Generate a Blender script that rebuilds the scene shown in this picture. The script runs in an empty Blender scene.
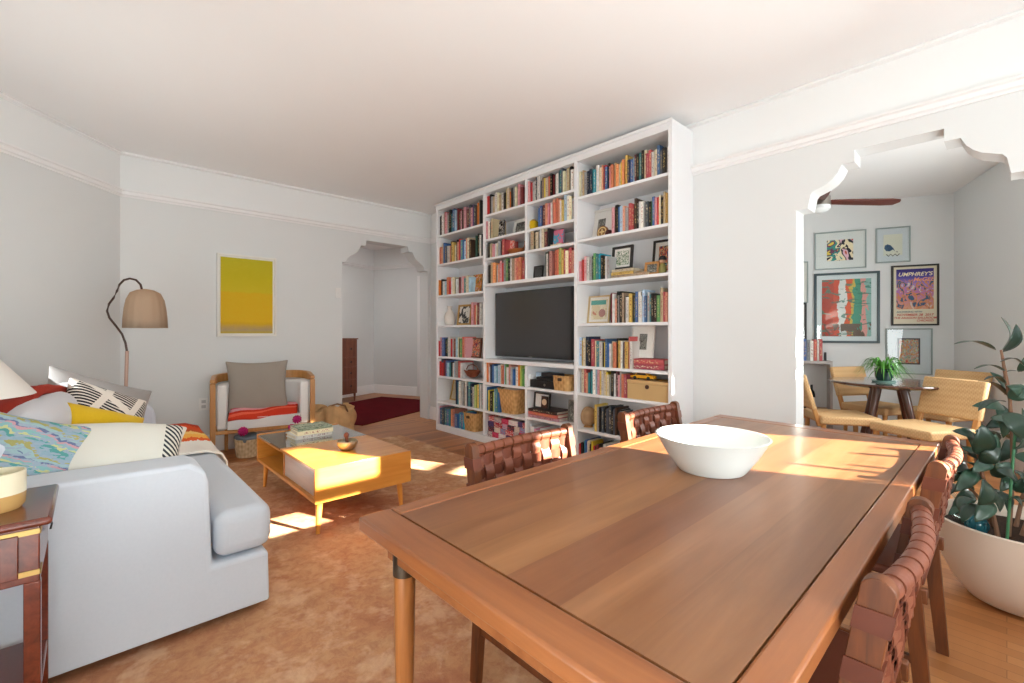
import bpy, bmesh, math, random
from mathutils import Vector, Matrix, Euler
random.seed(11)
C = bpy.context.scene.collection
PI = math.pi

# ------------------------------------------------------------------ survey of the room (metres, eye height 1.2)
FL = 457.0; EYE = 1.2; HOR = 332.5
TH = math.atan((512 - 90) / FL); CS, SN = math.cos(TH), math.sin(TH)
def ray(u, v):
    a = (u - 512) / FL
    return Vector((SN + CS * a, CS - SN * a, (HOR - v) / FL))
def onX(u, v, X): d = ray(u, v); t = X / d.x; return Vector((X, d.y * t, EYE + d.z * t))
def onY(u, v, Y): d = ray(u, v); t = Y / d.y; return Vector((d.x * t, Y, EYE + d.z * t))
def onZ(u, v, Z): d = ray(u, v); t = (Z - EYE) / d.z; return Vector((d.x * t, d.y * t, Z))
def atT(u, v, t): d = ray(u, v); return Vector((d.x * t, d.y * t, EYE + d.z * t))
def onPl(u, v, p, n):
    d = ray(u, v); n = Vector(n); o = Vector((0, 0, EYE)); t = (Vector(p) - o).dot(n) / d.dot(n)
    return o + d * t

# ------------------------------------------------------------------ materials
def lin(c):
    c = c / 255.0
    return c / 12.92 if c <= 0.04045 else ((c + 0.055) / 1.055) ** 2.4
def rgb(h):
    h = h.lstrip('#')
    return tuple(lin(int(h[i:i + 2], 16)) for i in (0, 2, 4)) + (1,)
class NT:
    def __init__(s, name, rough=0.6, spec=0.5, metal=0.0):
        s.m = bpy.data.materials.new(name); s.m.use_nodes = True; s.t = s.m.node_tree
        s.b = s.t.nodes['Principled BSDF']; s.set('Roughness', rough); s.set('Metallic', metal)
        s.set('Specular IOR Level', spec)
    def set(s, k, v):
        s.b.inputs[k].default_value = v
    def n(s, ty, **kw):
        n = s.t.nodes.new(ty)
        for k, v in kw.items():
            if k in n.inputs: n.inputs[k].default_value = v
            else: setattr(n, k, v)
        return n
    def l(s, a, b): s.t.links.new(a, b)
    def coord(s, kind='Object', scale=(1, 1, 1), rot=(0, 0, 0)):
        c = s.n('ShaderNodeTexCoord'); m = s.n('ShaderNodeMapping')
        m.inputs['Scale'].default_value = scale; m.inputs['Rotation'].default_value = rot
        s.l(c.outputs[kind], m.inputs[0]); return m.outputs[0]
    def noise(s, co, scale=5, detail=3, dist=0.0, rough=0.5):
        n = s.n('ShaderNodeTexNoise'); n.inputs['Scale'].default_value = scale; n.inputs['Detail'].default_value = detail
        n.inputs['Distortion'].default_value = dist; n.inputs['Roughness'].default_value = rough
        if co: s.l(co, n.inputs['Vector'])
        return n.outputs['Fac']
    def ramp(s, fac, stops, interp='LINEAR'):
        r = s.n('ShaderNodeValToRGB'); e = r.color_ramp; e.interpolation = interp
        while len(e.elements) < len(stops): e.elements.new(0.5)
        for i, (p, c) in enumerate(stops):
            e.elements[i].position = p; e.elements[i].color = rgb(c) if isinstance(c, str) else (c, c, c, 1)
        s.l(fac, r.inputs[0]); return r.outputs[0]
    def mix(s, f, a, b, bt='MIX'):
        n = s.n('ShaderNodeMix', data_type='RGBA', blend_type=bt)
        for i, v in ((0, f), (6, a), (7, b)):
            if hasattr(v, 'is_linked') or hasattr(v, 'links'): s.l(v, n.inputs[i])
            elif isinstance(v, str): n.inputs[i].default_value = rgb(v)
            else: n.inputs[i].default_value = v
        return n.outputs[2]
    def math(s, op, a, b=0.0, c=0.0):
        n = s.n('ShaderNodeMath', operation=op)
        for i, v in enumerate((a, b, c)):
            if hasattr(v, 'links'): s.l(v, n.inputs[i])
            else: n.inputs[i].default_value = v
        return n.outputs[0]
    def sep(s, co):
        n = s.n('ShaderNodeSeparateXYZ'); s.l(co, n.inputs[0]); return n.outputs
    def col(s, o): s.l(o, s.b.inputs['Base Color'])
    def bump(s, o, strength=0.2, dist=0.01):
        n = s.n('ShaderNodeBump'); n.inputs['Strength'].default_value = strength; n.inputs['Distance'].default_value = dist
        s.l(o, n.inputs['Height']); s.l(n.outputs[0], s.b.inputs['Normal'])

def plain(name, c, rough=0.6, spec=0.5, metal=0.0, var=0.06, scale=6, bump=0.0, bscale=60):
    t = NT(name, rough, spec, metal); co = t.coord()
    f = t.noise(co, scale, 3)
    base = rgb(c); lo = tuple(x * (1 - var) for x in base[:3]) + (1,); hi = tuple(min(1, x * (1 + var)) for x in base[:3]) + (1,)
    t.col(t.mix(f, lo, hi))
    if bump: t.bump(t.noise(co, bscale, 3), bump, 0.004)
    return t.m
def wood(name, a, b, axis=0, rough=0.35, scale=1.0, coat=0.0, knots=False):
    t = NT(name, rough); sc = [14 * scale] * 3; sc[axis] = 1.1 * scale
    co = t.coord('Object', tuple(sc)); f = t.noise(co, 1.6, 6, 0.6, 0.6)
    g = t.noise(t.coord('Object', tuple(x * 5 for x in sc)), 2.0, 2)
    c = t.ramp(f, [(0.28, a), (0.72, b)])
    c = t.mix(t.math('MULTIPLY', g, 0.35), c, a)
    if knots:
        k = t.n('ShaderNodeTexVoronoi'); k.inputs['Scale'].default_value = 1.0; ks = [5, 5, 5]; ks[axis] = 1.7
        t.l(t.coord('Object', tuple(ks)), k.inputs['Vector'])
        kk = t.ramp(k.outputs['Distance'], [(0.03, 1.0), (0.13, 0.0)])
        c = t.mix(t.math('MULTIPLY', kk, 0.65), c, '#4a2c1c')
    t.col(c); t.bump(f, 0.06, 0.003)
    if coat: t.set('Coat Weight', coat); t.set('Coat Roughness', 0.15)
    return t.m
def planks(name, cols, L, Wd, rot=0.0, rough=0.35, mortar='#6e4426'):
    t = NT(name, rough); co = t.coord('Object', (1, 1, 1), (0, 0, rot))
    br = t.n('ShaderNodeTexBrick'); t.l(co, br.inputs['Vector'])
    br.inputs['Scale'].default_value = 1; br.inputs['Brick Width'].default_value = L; br.inputs['Row Height'].default_value = Wd
    br.inputs['Mortar Size'].default_value = 0.0012; br.inputs['Color1'].default_value = (0, 0, 0, 1); br.inputs['Color2'].default_value = (1, 1, 1, 1)
    br.inputs['Mortar'].default_value = (0.5, .5, .5, 1); br.offset = 0.37; br.inputs['Bias'].default_value = 0
    g = t.noise(t.coord('Object', (2, 22, 2), (0, 0, rot)), 1.4, 5, 0.4)
    c = t.ramp(br.outputs['Color'], [(0.0, cols[0]), (0.5, cols[1]), (1.0, cols[2])])
    c = t.mix(t.math('MULTIPLY', g, 0.5), c, cols[0])
    c = t.mix(t.math('MULTIPLY', br.outputs['Fac'], 0.7), c, mortar)
    t.col(c); return t.m
def fabric(name, c, c2=None, scale=180, rough=0.95, bump=0.15, big=2.5):
    t = NT(name, rough, 0.2); co = t.coord()
    f = t.noise(co, scale, 2); g = t.noise(co, big, 3)
    t.col(t.mix(t.math('MULTIPLY_ADD', f, 0.4, t.math('MULTIPLY', g, 0.5)), c, c2 or c)); t.bump(f, bump, 0.003)
    t.set('Sheen Weight', 0.15); return t.m
def stripes(name, stops, axis=1, rough=0.95, wob=0.06):
    """woven bands across generated coordinate axis"""
    t = NT(name, rough, 0.2); co = t.coord('Generated'); s = t.sep(co)
    n = t.noise(t.coord('Generated', (30, 4, 4) if axis == 1 else (4, 30, 4)), 2, 2)
    f = t.math('ADD', s[axis], t.math('MULTIPLY', t.math('SUBTRACT', n, 0.5), wob))
    t.col(t.ramp(f, stops, 'CONSTANT')); t.bump(t.noise(t.coord(), 150, 2), 0.3, 0.003); return t.m
def patches(name, cols, scale=4, dist=1.0, rough=0.6, kind='Generated', sc=(1, 1, 1)):
    t = NT(name, rough, 0.2); f = t.noise(t.coord(kind, sc), scale, 2.5, dist)
    k = len(cols); st = [(0.0, cols[0])] + [(0.32 + 0.36 * i / (k - 1), cols[i]) for i in range(1, k)]
    t.col(t.ramp(f, st, 'CONSTANT')); return t.m
def weave(name, a, b, sx=60, rough=0.7, rot=(0, 0, 0)):
    t = NT(name, rough, 0.3); co = t.coord('Object', (1, 1, 1), rot); s = t.sep(co)
    w1 = t.math('SINE', t.math('MULTIPLY', t.math('ADD', s[0], s[1]), sx * 6.28)); w2 = t.math('SINE', t.math('MULTIPLY', s[2], sx * 6.28))
    w3 = t.math('SINE', t.math('MULTIPLY', t.math('SUBTRACT', s[0], s[1]), sx * 6.28))
    h = t.math('MULTIPLY_ADD', t.math('MULTIPLY', w1, t.math('ADD', w2, w3)), 0.25, 0.5)
    c = t.mix(h, a, b); n = t.noise(co, 14, 3)
    t.col(t.mix(t.math('MULTIPLY', n, 0.55), c, b)); t.bump(h, 0.35, 0.004); return t.m
def glassy(name, tint='#ffffff', refl=0.12, rough=0.0):
    m = bpy.data.materials.new(name); m.use_nodes = True; t = m.node_tree; t.nodes.clear()
    o = t.nodes.new('ShaderNodeOutputMaterial'); mx = t.nodes.new('ShaderNodeMixShader'); fr = t.nodes.new('ShaderNodeLayerWeight')
    pw = t.nodes.new('ShaderNodeMath'); pw.operation = 'POWER'; pw.inputs[1].default_value = 4; t.links.new(fr.outputs['Facing'], pw.inputs[0]); ad = t.nodes.new('ShaderNodeMath'); ad.operation = 'ADD'; ad.inputs[1].default_value = refl; ad.use_clamp = True
    tr = t.nodes.new('ShaderNodeBsdfTransparent'); tr.inputs[0].default_value = rgb(tint)
    gl = t.nodes.new('ShaderNodeBsdfGlossy'); gl.inputs['Roughness'].default_value = rough
    t.links.new(pw.outputs[0], ad.inputs[0]); t.links.new(ad.outputs[0], mx.inputs[0])
    t.links.new(tr.outputs[0], mx.inputs[1]); t.links.new(gl.outputs[0], mx.inputs[2]); t.links.new(mx.outputs[0], o.inputs[0])
    return m

M = {}
M['wall'] = plain('wall_paint', '#e2e3e5', 0.85, 0.2, var=0.015, scale=2)
def wallpaint():
    # grey wall paint up to the picture rail, white paint on the frieze above it
    t = NT('wall_paint_two_tone', 0.85, 0.2); co = t.coord(); z = t.sep(co)[2]
    t.col(t.mix(t.math('GREATER_THAN', z, 2.47), t.mix(t.noise(co, 2, 2), '#dadddd', '#dfe1e1'), '#e9ebeb')); return t.m
M['wall'] = wallpaint()
M['nookwall'] = plain('nook_wall_paint', '#e2e4e4', 0.85, 0.2, var=0.01, scale=2)
M['ceil'] = plain('ceiling_paint', '#f4f4f4', 0.9, 0.1, var=0.01, scale=2)
M['trim'] = plain('trim_paint', '#ededed', 0.5, 0.4, var=0.01)
M['case'] = plain('bookcase_paint', '#ebecee', 0.45, 0.4, var=0.01)
M['floor'] = planks('oak_floor', ['#8a5228', '#ad6c38', '#c4854a'], 0.9, 0.057, 0.0)
M['floor2'] = planks('oak_floor_turned', ['#9a6236', '#b87c4a', '#cc9360'], 0.9, 0.057, PI / 2)
def rugmat():
    t = NT('orange_rug', 0.98, 0.1); co = t.coord()
    a = t.noise(co, 1.3, 5, 0.5, 0.65); b = t.noise(co, 22, 4, 0.4, 0.7); c = t.noise(co, 5, 4, 0.2, 0.7)
    col = t.ramp(a, [(0.3, '#ab7254'), (0.45, '#bd8c66'), (0.6, '#c49e78'), (0.75, '#b67e58')])
    col = t.mix(t.math('MULTIPLY', t.ramp(b, [(0.4, 0.0), (0.65, 1.0)]), 0.5), col, '#98604a')
    col = t.mix(t.math('MULTIPLY', t.ramp(c, [(0.5, 0.0), (0.62, 1.0)]), 0.45), col, '#dfbc9c')
    t.col(col); t.bump(b, 0.5, 0.01); return t.m
M['rug'] = rugmat()
M['redrug'] = plain('maroon_rug', '#58141a', .98, .05, var=.25, scale=5)
M['sofa'] = fabric('white_slipcover', '#d0d6de', '#c0c8d2', 90, bump=0.08)
M['cushwhite'] = fabric('off_white_linen', '#e8e8e6', '#d8d8d6', 120)
M['taupe'] = fabric('taupe_linen', '#a39a90', '#8f867c', 160)
M['greyp'] = fabric('grey_cotton', '#9c9794', '#8c8784', 160)
M['greyw'] = fabric('pale_grey_cotton', '#cfcfd3', '#bfc0c6', 120)
M['mustard'] = fabric('mustard_velvet', '#d8b322', '#c09a18', 120)
M['table'] = wood('walnut_table', '#7a4a2a', '#9c6640', 0, 0.3, 0.8, 0.15)
M['tableedge'] = wood('walnut_border', '#7c4726', '#a8693c', 0, 0.28, 0.9, 0.3, True)
M['tableedgeY'] = wood('walnut_end_board', '#7c4726', '#a8693c', 1, 0.28, 0.9, 0.3, True)
M['legwood'] = wood('acacia_leg', '#7e4a22', '#b0703a', 2, 0.35, 1.2, 0.2)
M['bronze'] = plain('dark_bronze', '#4c4034', 0.4, 0.5, 0.8)
M['chairwood'] = wood('chair_walnut', '#44220e', '#80441a', 2, 0.5, 1.6, 0.0)
M['leather'] = plain('brown_leather', '#74412f', 0.42, 0.3, var=0.25, scale=9, bump=0.15, bscale=120)
M['leatherdk'] = plain('brown_leather_dark', '#643424', 0.44, 0.3, var=0.2, scale=9)
M['honey'] = wood('honey_maple', '#c47a2c', '#dd9a48', 1, 0.3, 1.0, 0.3)
M['oakchair'] = wood('golden_oak', '#a8713a', '#cf9a5c', 2, 0.4, 1.4)
M['ceramic'] = plain('white_ceramic', '#dde2e0', 0.25, 0.5, var=0.01)
M['mahog'] = wood('mahogany', '#4a1c10', '#7a3420', 1, 0.22, 1.3, 0.5)
M['brass'] = plain('brass', '#c2a468', 0.35, 0.5, 1.0)
M['steel'] = plain('brushed_nickel', '#a8a49c', 0.3, 0.5, 1.0)
M['darkmetal'] = plain('dark_metal', '#5a4a44', 0.35, 0.5, 0.8)
M['black'] = plain('black_plastic', '#18181a', 0.4)
M['blackframe'] = plain('black_wood_frame', '#2a2624', 0.5)
M['screen'] = plain('tv_screen', '#3c3c3e', 0.22, 0.5, var=0.02)
M['shade'] = None
def shade(name, c, em=0.0):
    t = NT(name, 0.9, 0.1); t.col(t.mix(t.noise(t.coord(), 30, 3), c, c)); t.b.inputs['Base Color'].default_value = rgb(c)
    m = t.m; o = t.t.nodes['Material Output']; tr = t.n('ShaderNodeBsdfTranslucent'); tr.inputs[0].default_value = rgb(c)
    mx = t.n('ShaderNodeMixShader'); mx.inputs[0].default_value = 0.45
    t.l(t.b.outputs[0], mx.inputs[1]); t.l(tr.outputs[0], mx.inputs[2]); t.l(mx.outputs[0], o.inputs[0]); return m
M['shade'] = shade('linen_shade', '#bfaa94'); M['shadew'] = shade('white_shade', '#f4f0ea')
M['pinkwood'] = wood('pale_pink_wood', '#b89484', '#cdae9e', 2, 0.5)
M['wicker'] = weave('wicker', '#8c5c2c', '#e0b478', 16)
M['wickerdk'] = weave('woven_basket', '#a08058', '#e4d0ac', 20)
M['rattan'] = weave('rattan', '#b4834f', '#dab788', 36)
M['darkwood'] = wood('espresso_wood', '#3c1e14', '#64382a', 2, 0.3, 1.4, 0.4)
M['darktop'] = wood('espresso_top', '#3c241c', '#5a3a2e', 0, 0.12, 1.0, 0.6)
M['chest'] = wood('reddish_chest_wood', '#6a3a2a', '#94583f', 2, 0.4)
M['paper'] = plain('book_pages', '#d8cdb8', 0.9, 0.2)
M['terra'] = plain('cream_pot', '#e2d4c4', 0.6, 0.3, var=0.05, scale=3)
M['soil'] = plain('soil', '#3a2c24', 0.95, 0.1, var=0.5, scale=60, bump=1.0)
M['leaf'] = plain('rubber_leaf', '#22382c', 0.3, 0.5, var=0.3, scale=8)
M['leaf2'] = plain('rubber_leaf_light', '#304c3c', 0.32, 0.5, var=0.25, scale=8)
M['stem'] = plain('plant_stem', '#7c5a44', 0.7); M['stake'] = plain('green_stake', '#3c7a50', 0.5)
M['grass'] = plain('spider_leaf', '#4f8a34', 0.5, var=0.35, scale=20)
M['glass'] = glassy('picture_glass', '#ffffff', 0.02)
M['tableglass'] = glassy('table_glass', '#e6f2ec', 0.42)
M['clearglass'] = glassy('clear_glass', '#f0f6f4', 0.08)
M['mag'] = fabric('magenta_yarn', '#c82878', '#a01c60', 90, bump=0.6)
M['bag'] = plain('crumpled_tan_leather', '#d4ac7a', 0.7, 0.3, var=0.3, scale=10, bump=0.4, bscale=12)
M['white'] = plain('white_plastic', '#e6e6e4', 0.5)
M['kraft'] = plain('kraft_box', '#c9a672', 0.7)

# ------------------------------------------------------------------ mesh builder
class B:
    def __init__(s): s.bm = bmesh.new(); s.mi = 0
    def face(s, vs):
        try: f = s.bm.faces.new(vs); f.material_index = s.mi; return f
        except ValueError: return None
    def box(s, x0, x1, y0, y1, z0, z1, mat=None):
        P = [(x, y, z) for z in (z0, z1) for y in (y0, y1) for x in (x0, x1)]
        v = [s.bm.verts.new((mat @ Vector(p)) if mat else p) for p in P]
        for q in ((0, 2, 3, 1), (4, 5, 7, 6), (0, 1, 5, 4), (2, 6, 7, 3), (0, 4, 6, 2), (1, 3, 7, 5)): s.face([v[i] for i in q])
        return s
    def obox(s, c, size, rot=(0, 0, 0)):
        m = Matrix.Translation(Vector(c)) @ Euler(rot).to_matrix().to_4x4(); h = [q / 2 for q in size]
        return s.box(-h[0], h[0], -h[1], h[1], -h[2], h[2], m)
    def ring(s, c, r, nrm, n=16, up=None, ry=None):
        nrm = Vector(nrm).normalized(); a = Vector(up) if up else (Vector((0, 0, 1)) if abs(nrm.z) < 0.9 else Vector((1, 0, 0)))
        x = a.cross(nrm).normalized(); y = nrm.cross(x); ry = ry or r
        return [s.bm.verts.new(Vector(c) + x * (r * math.cos(2 * PI * i / n)) + y * (ry * math.sin(2 * PI * i / n))) for i in range(n)]
    def loft(s, rings, cap=True, closed=True):
        for a, b in zip(rings, rings[1:]):
            n = len(a)
            for i in range(n if closed else n - 1): s.face([a[i], a[(i + 1) % n], b[(i + 1) % n], b[i]])
        if cap:
            s.face(list(reversed(rings[0]))); s.face(rings[-1])
        return s
    def cyl(s, p0, p1, r0, r1=None, n=16):
        d = Vector(p1) - Vector(p0); return s.loft([s.ring(p0, r0, d, n), s.ring(p1, r0 if r1 is None else r1, d, n)])
    def tube(s, pts, r, n=8, up=None, ry=None):
        pts = [Vector(p) for p in pts]; rs = []
        for i, p in enumerate(pts):
            d = (pts[min(i + 1, len(pts) - 1)] - pts[max(i - 1, 0)])
            rr = r[i] if isinstance(r, (list, tuple)) else r
            rs.append(s.ring(p, rr, d, n, up, ry))
        return s.loft(rs)
    def lathe(s, prof, n=32, c=(0, 0, 0), sx=1, sy=1):
        rs = []
        for r, z in prof:
            r = max(r, 0.0006)
            rs.append([s.bm.verts.new((c[0] + sx * r * math.cos(2 * PI * i / n), c[1] + sy * r * math.sin(2 * PI * i / n), c[2] + z)) for i in range(n)])
        return s.loft(rs)
    def prism(s, pts, axis, a, b):
        """pts: 2-D outline in the two other axes (cyclic order), extruded along axis from a to b"""
        def mk(p, h):
            return {0: (h, p[0], p[1]), 1: (p[0], h, p[1]), 2: (p[0], p[1], h)}[axis]
        A = [s.bm.verts.new(mk(p, a)) for p in pts]; Bv = [s.bm.verts.new(mk(p, b)) for p in pts]
        f1 = s.face(A); f2 = s.face(list(reversed(Bv))); n = len(pts)
        for i in range(n): s.face([A[(i + 1) % n], A[i], Bv[i], Bv[(i + 1) % n]])
        for f in (f1, f2): f.normal_update()
        bmesh.ops.triangulate(s.bm, faces=[f for f in (f1, f2) if f and len(f.verts) > 4])
        return s
    def grid(s, fn, nu, nv, close=False):
        g = [[s.bm.verts.new(fn(i / nu, j / nv)) for j in range(nv + 1)] for i in range(nu + 1)]
        for i in range(nu):
            for j in range(nv): s.face([g[i][j], g[i + 1][j], g[i + 1][j + 1], g[i][j + 1]])
        return g
def obj(name, b, mats, parent=None, bevel=0, seg=2, smooth=40, subsurf=0, loc=None, solid=0):
    bm = b.bm if isinstance(b, B) else b
    bmesh.ops.recalc_face_normals(bm, faces=bm.faces)
    me = bpy.data.meshes.new(name); bm.to_mesh(me); bm.free()
    if not isinstance(mats, (list, tuple)): mats = [mats]
    for m in mats: me.materials.append(m)
    if smooth:
        me.polygons.foreach_set('use_smooth', [True] * len(me.polygons)); me.set_sharp_from_angle(angle=math.radians(smooth))
    o = bpy.data.objects.new(name, me); C.objects.link(o)
    if parent: o.parent = parent
    if loc is not None: o.location = loc
    if solid: m = o.modifiers.new('solid', 'SOLIDIFY'); m.thickness = solid; m.offset = 0
    if bevel: m = o.modifiers.new('bevel', 'BEVEL'); m.width = bevel; m.segments = seg; m.limit_method = 'ANGLE'; m.angle_limit = math.radians(35)
    if subsurf: m = o.modifiers.new('sub', 'SUBSURF'); m.levels = subsurf; m.render_levels = subsurf
    return o
def tag(o, label, cat, group=None):
    o['label'] = label; o['category'] = cat
    if group: o['group'] = group
    return o
def thing(name, label, cat, loc=(0, 0, 0), rotz=0, group=None, rot=None):
    o = bpy.data.objects.new(name, None); C.objects.link(o); o.empty_display_size = 0.1
    o.location = loc; o.rotation_euler = rot or (0, 0, rotz); return tag(o, label, cat, group)
def struct(name, b, m, bevel=0, smooth=40, label=None):
    o = obj(name, b, m, bevel=bevel, smooth=smooth); o['kind'] = 'structure'
    if label: o['label'] = label
    return o
def recenter(o):
    """put the origin of a top-level mesh at its base centre"""
    me = o.data; xs = [v.co.x for v in me.vertices]; ys = [v.co.y for v in me.vertices]; zs = [v.co.z for v in me.vertices]
    c = Vector(((min(xs) + max(xs)) / 2, (min(ys) + max(ys)) / 2, min(zs)))
    me.transform(Matrix.Translation(-c)); o.location = o.location + c; return o
def copy_tree(o, parent=None):
    c = o.copy(); C.objects.link(c)
    if parent: c.parent = parent
    for ch in list(o.children): copy_tree(ch, c)
    return c

# ------------------------------------------------------------------ the room shell
CZ = 2.84; XR = 3.49; YB = 5.45; YW = -1.3; XL = -0.55
NC = Vector((7.08, 0.40, 0)); NB = Vector((-.3499, .9368, 0)); NS = Vector((.9368, .3499, 0)); NCZ = 2.76
# floor: the oak field, a turned border near the breakfast nook
struct('floor', B().box(-1.2, 9.0, 0.62, 10.5, -0.1, 0), M['floor'])
struct('floor_near', B().box(-1.2, 9.0, -2.6, 0.62, -0.1, 0), M['floor2'])
struct('ceiling', B().box(XL - .2, XR + 0.1, YW - .2, YB + 0.1, CZ, CZ + .1), M['ceil'])
b = B(); cy = 0.44
half = [(.523, 2.022), (.455, 2.022), (.44, 2.108), (.425, 2.128), (.39, 2.142), (.35, 2.158), (.318, 2.182), (.29, 2.215), (.268, 2.262), (.203, 2.262), (.203, 2.335)]
arch = [(cy - h, z) for h, z in half] + [(cy + h, z) for h, z in reversed(half)]
b.prism([(YW, 0), (cy - .523, 0)] + arch + [(cy + .523, 0), (YB + .2, 0), (YB + .2, CZ), (YW, CZ)], 0, XR, XR + .17)
struct('wall_right', b, M['wall'])
b = B(); cx = 2.84
halfb = [(.60, 2.05), (.55, 2.055), (.545, 2.09), (.52, 2.125), (.46, 2.16), (.415, 2.19), (.385, 2.235), (.36, 2.285), (.30, 2.285), (.29, 2.355)]
archb = [(cx - h, z) for h, z in halfb] + [(cx + h, z) for h, z in reversed(halfb)]
b.prism([(0.1, 0), (cx - .6, 0)] + archb + [(cx + .6, 0), (XR + .2, 0), (XR + .2, CZ), (0.1, CZ)], 1, YB, YB + .2)
struct('wall_back', b, M['wall'])
P0, P1 = Vector((.2, YB, 0)), Vector((XL, 4.55, 0))
def wallseg(name, p0, p1, z0, z1, th, m, holes=()):
    """wall between two floor points, thickness away to the left of p0->p1; holes = (a0,a1,z0,z1) along it"""
    p0, p1 = Vector(p0), Vector(p1); d = (p1 - p0); L = d.length; d.normalize(); n = Vector((-d.y, d.x, 0))
    mt = Matrix(((d.x, n.x, 0, p0.x), (d.y, n.y, 0, p0.y), (0, 0, 1, 0), (0, 0, 0, 1)))
    b = B(); xs = sorted({0, L} | {h[0] for h in holes} | {h[1] for h in holes})
    for a0, a1 in zip(xs, xs[1:]):
        zs = [(z0, z1)]
        for h in holes:
            if h[0] <= a0 + 1e-6 and h[1] >= a1 - 1e-6:
                zs = [q for z in zs for q in ((z[0], min(z[1], h[2])), (max(z[0], h[3]), z[1])) if q[1] - q[0] > 1e-5]
        for q in zs: b.box(a0, a1, 0, th, q[0], q[1], mt)
    return struct(name, b, m), mt, L
wallseg('wall_corner', P1, P0, 0, CZ, .15, M['wall'])
# left wall, out of the frame: openings added behind the fill lights
wallseg('wall_left', (XL, YW, 0), (XL, 4.55, 0), 0, CZ, .15, M['wall'], [(.3, 2.7, .7, 2.4), (3.6, 5.6, 1.15, 2.4)])
BL = fabric('sun_block_cloth', '#f2f0ea', '#eceae4', 90)  # unseen sheets added to keep the sun out of the large openings
for nm, (x0, x1, y0, y1, z0, z1) in {'sun_block_rear': (.05, 1.95, YW - .03, YW - .02, .85, 2.35), 'sun_block_left': (XL - .03, XL - .02, YW + .2, YW + 2.8, .65, 2.45), 'sun_block_left_far': (XL - .03, XL - .02, YW + 3.5, YW + 5.7, 1.1, 2.45)}.items():
    struct(nm, B().box(x0, x1, y0, y1, z0, z1), BL)
b = B(); k_ = Matrix(((-NS.x, NB.x, 0, NC.x), (-NS.y, NB.y, 0, NC.y), (0, 0, 1, 0), (0, 0, 0, 1))); b.box((NC.x - 5.6) / NS.x, (NC.x - 4.4) / NS.x, -.05, -.03, .85, 2.35, k_); struct('sun_block_nook', b, BL)  # added sun block over the unseen nook opening
# rear wall behind the camera: added fill opening, slots shaped to place sun patches
wallseg('wall_rear', (XR + .17, YW, 0), (XL - .15, YW, 0), 0, CZ, .12, M['wall'],
        [(XR + .17 - 1.9, XR + .17 - .1, .9, 2.3),
         (XR + .17 - 3.15, XR + .17 - 2.42, 1.32, 1.87), (XR + .17 - 3.15, XR + .17 - 2.72, 1.92, 2.30)])
b = B()
for x_, w__, za, zb_, tl in ((3.0, .015, 1.32, 1.46, .1), (2.90, .02, 1.32, 1.47, -.06), (2.66, .014, 1.32, 1.46, .05), (2.58, .014, 1.32, 1.52, .1), (2.50, .016, 1.32, 1.44, -.08)):
    b.prism([(x_ - w__, za), (x_ + w__, za), (x_ + w__ * .6 + tl * .3, zb_), (x_ - w__ * .6 + tl * .3, zb_)], 1, YW - .10, YW - .09)
struct('sun_streak_bars', b, M['trim'])  # unseen bars added to streak the sun on the dining table
# nook: back wall, right wall, left wall, ceiling
wallseg('wall_nook_back', NC + NB * 3.6, NC - NB * 0.1, 0, NCZ + .1, .12, M['nookwall'])
s = lambda X: (NC.x - X) / NS.x      # distance along the nook side wall measured from the corner
wallseg('wall_nook_right', NC, NC - NS * 3.68, 0, NCZ + .1, .12, M['nookwall'],
        [(s(4.34), s(3.86), 1.55, 1.65), (s(4.28), s(3.86), 1.70, 1.86), (s(4.13), s(4.06), 2.42, 2.74), (s(5.5), s(4.5), .9, 2.3)])  # unseen slots shaped to place sun patches; last opening backs the fill light
struct('ceiling_nook', B().prism([(XR + .17, -1.3), (9, -1.3), (9, 5.6), (XR + .17, 5.6)], 2, NCZ, NCZ + .1), M['ceil'])
wallseg('wall_nook_left', (XR + .17, 2.6, 0), (7.5, 4.0, 0), 0, NCZ + .1, .12, M['nookwall'])
# hall beyond the back arch, turned like the nook
HA = Vector((2.574, 5.62, 0)); E1 = Vector((.93, .3676, 0)).normalized(); E2 = Vector((-.3676, .93, 0)).normalized()
H = lambda a, c, z=0: HA + E1 * a + E2 * c + Vector((0, 0, z))
wallseg('wall_hall_back', H(-1.6, 2.15), H(2.55, 2.15), 0, CZ, .12, M['wall'])
q0 = onPl(418.5, 300, H(2.55, 0), E1); e2a = (q0 - HA).dot(E2)
wallseg('wall_hall_right', H(2.55, 2.27), H(2.55, -1.6), 0, CZ, .12, M['wall'])
wallseg('wall_hall_left', (1.0, YB + .2, 0), H(-1.6, 2.3), 0, CZ, .1, M['wall'])
struct('ceiling_hall', B().box(0, 7, YB + .1, 10.4, CZ, CZ + .1), M['ceil'])
# hall door: casing and leaf against the right hall wall
a0, a1 = e2a, e2a - 1.05; dz = EYE + (HOR - 281) / FL * (q0.x * SN + q0.y * CS)
mt = Matrix(((E1.x, E2.x, 0, HA.x), (E1.y, E2.y, 0, HA.y), (0, 0, 1, 0), (0, 0, 0, 1)))
b = B(); b.box(2.51, 2.55, a0 - .09, a0, 0, dz + .09, mt); b.box(2.51, 2.55, a1, a1 + .09, 0, dz + .09, mt); b.box(2.51, 2.55, a1 + .09, a0 - .09, dz, dz + .09, mt)
d = struct('door_1', B().box(2.525, 2.549, a1 + .09, a0 - .09, 0.01, dz, mt), M['trim'], bevel=.003)
cas = obj('door_casing', b, M['trim'], d, bevel=.004)
b = B(); b.cyl(H(2.525, a0 - .16, 1.0), H(2.48, a0 - .16, 1.0), .01); b.cyl(H(2.49, a0 - .16, 1.0), H(2.45, a0 - .16, 1.0), .028, .02); obj('door_knob', b, M['brass'], d)
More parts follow.
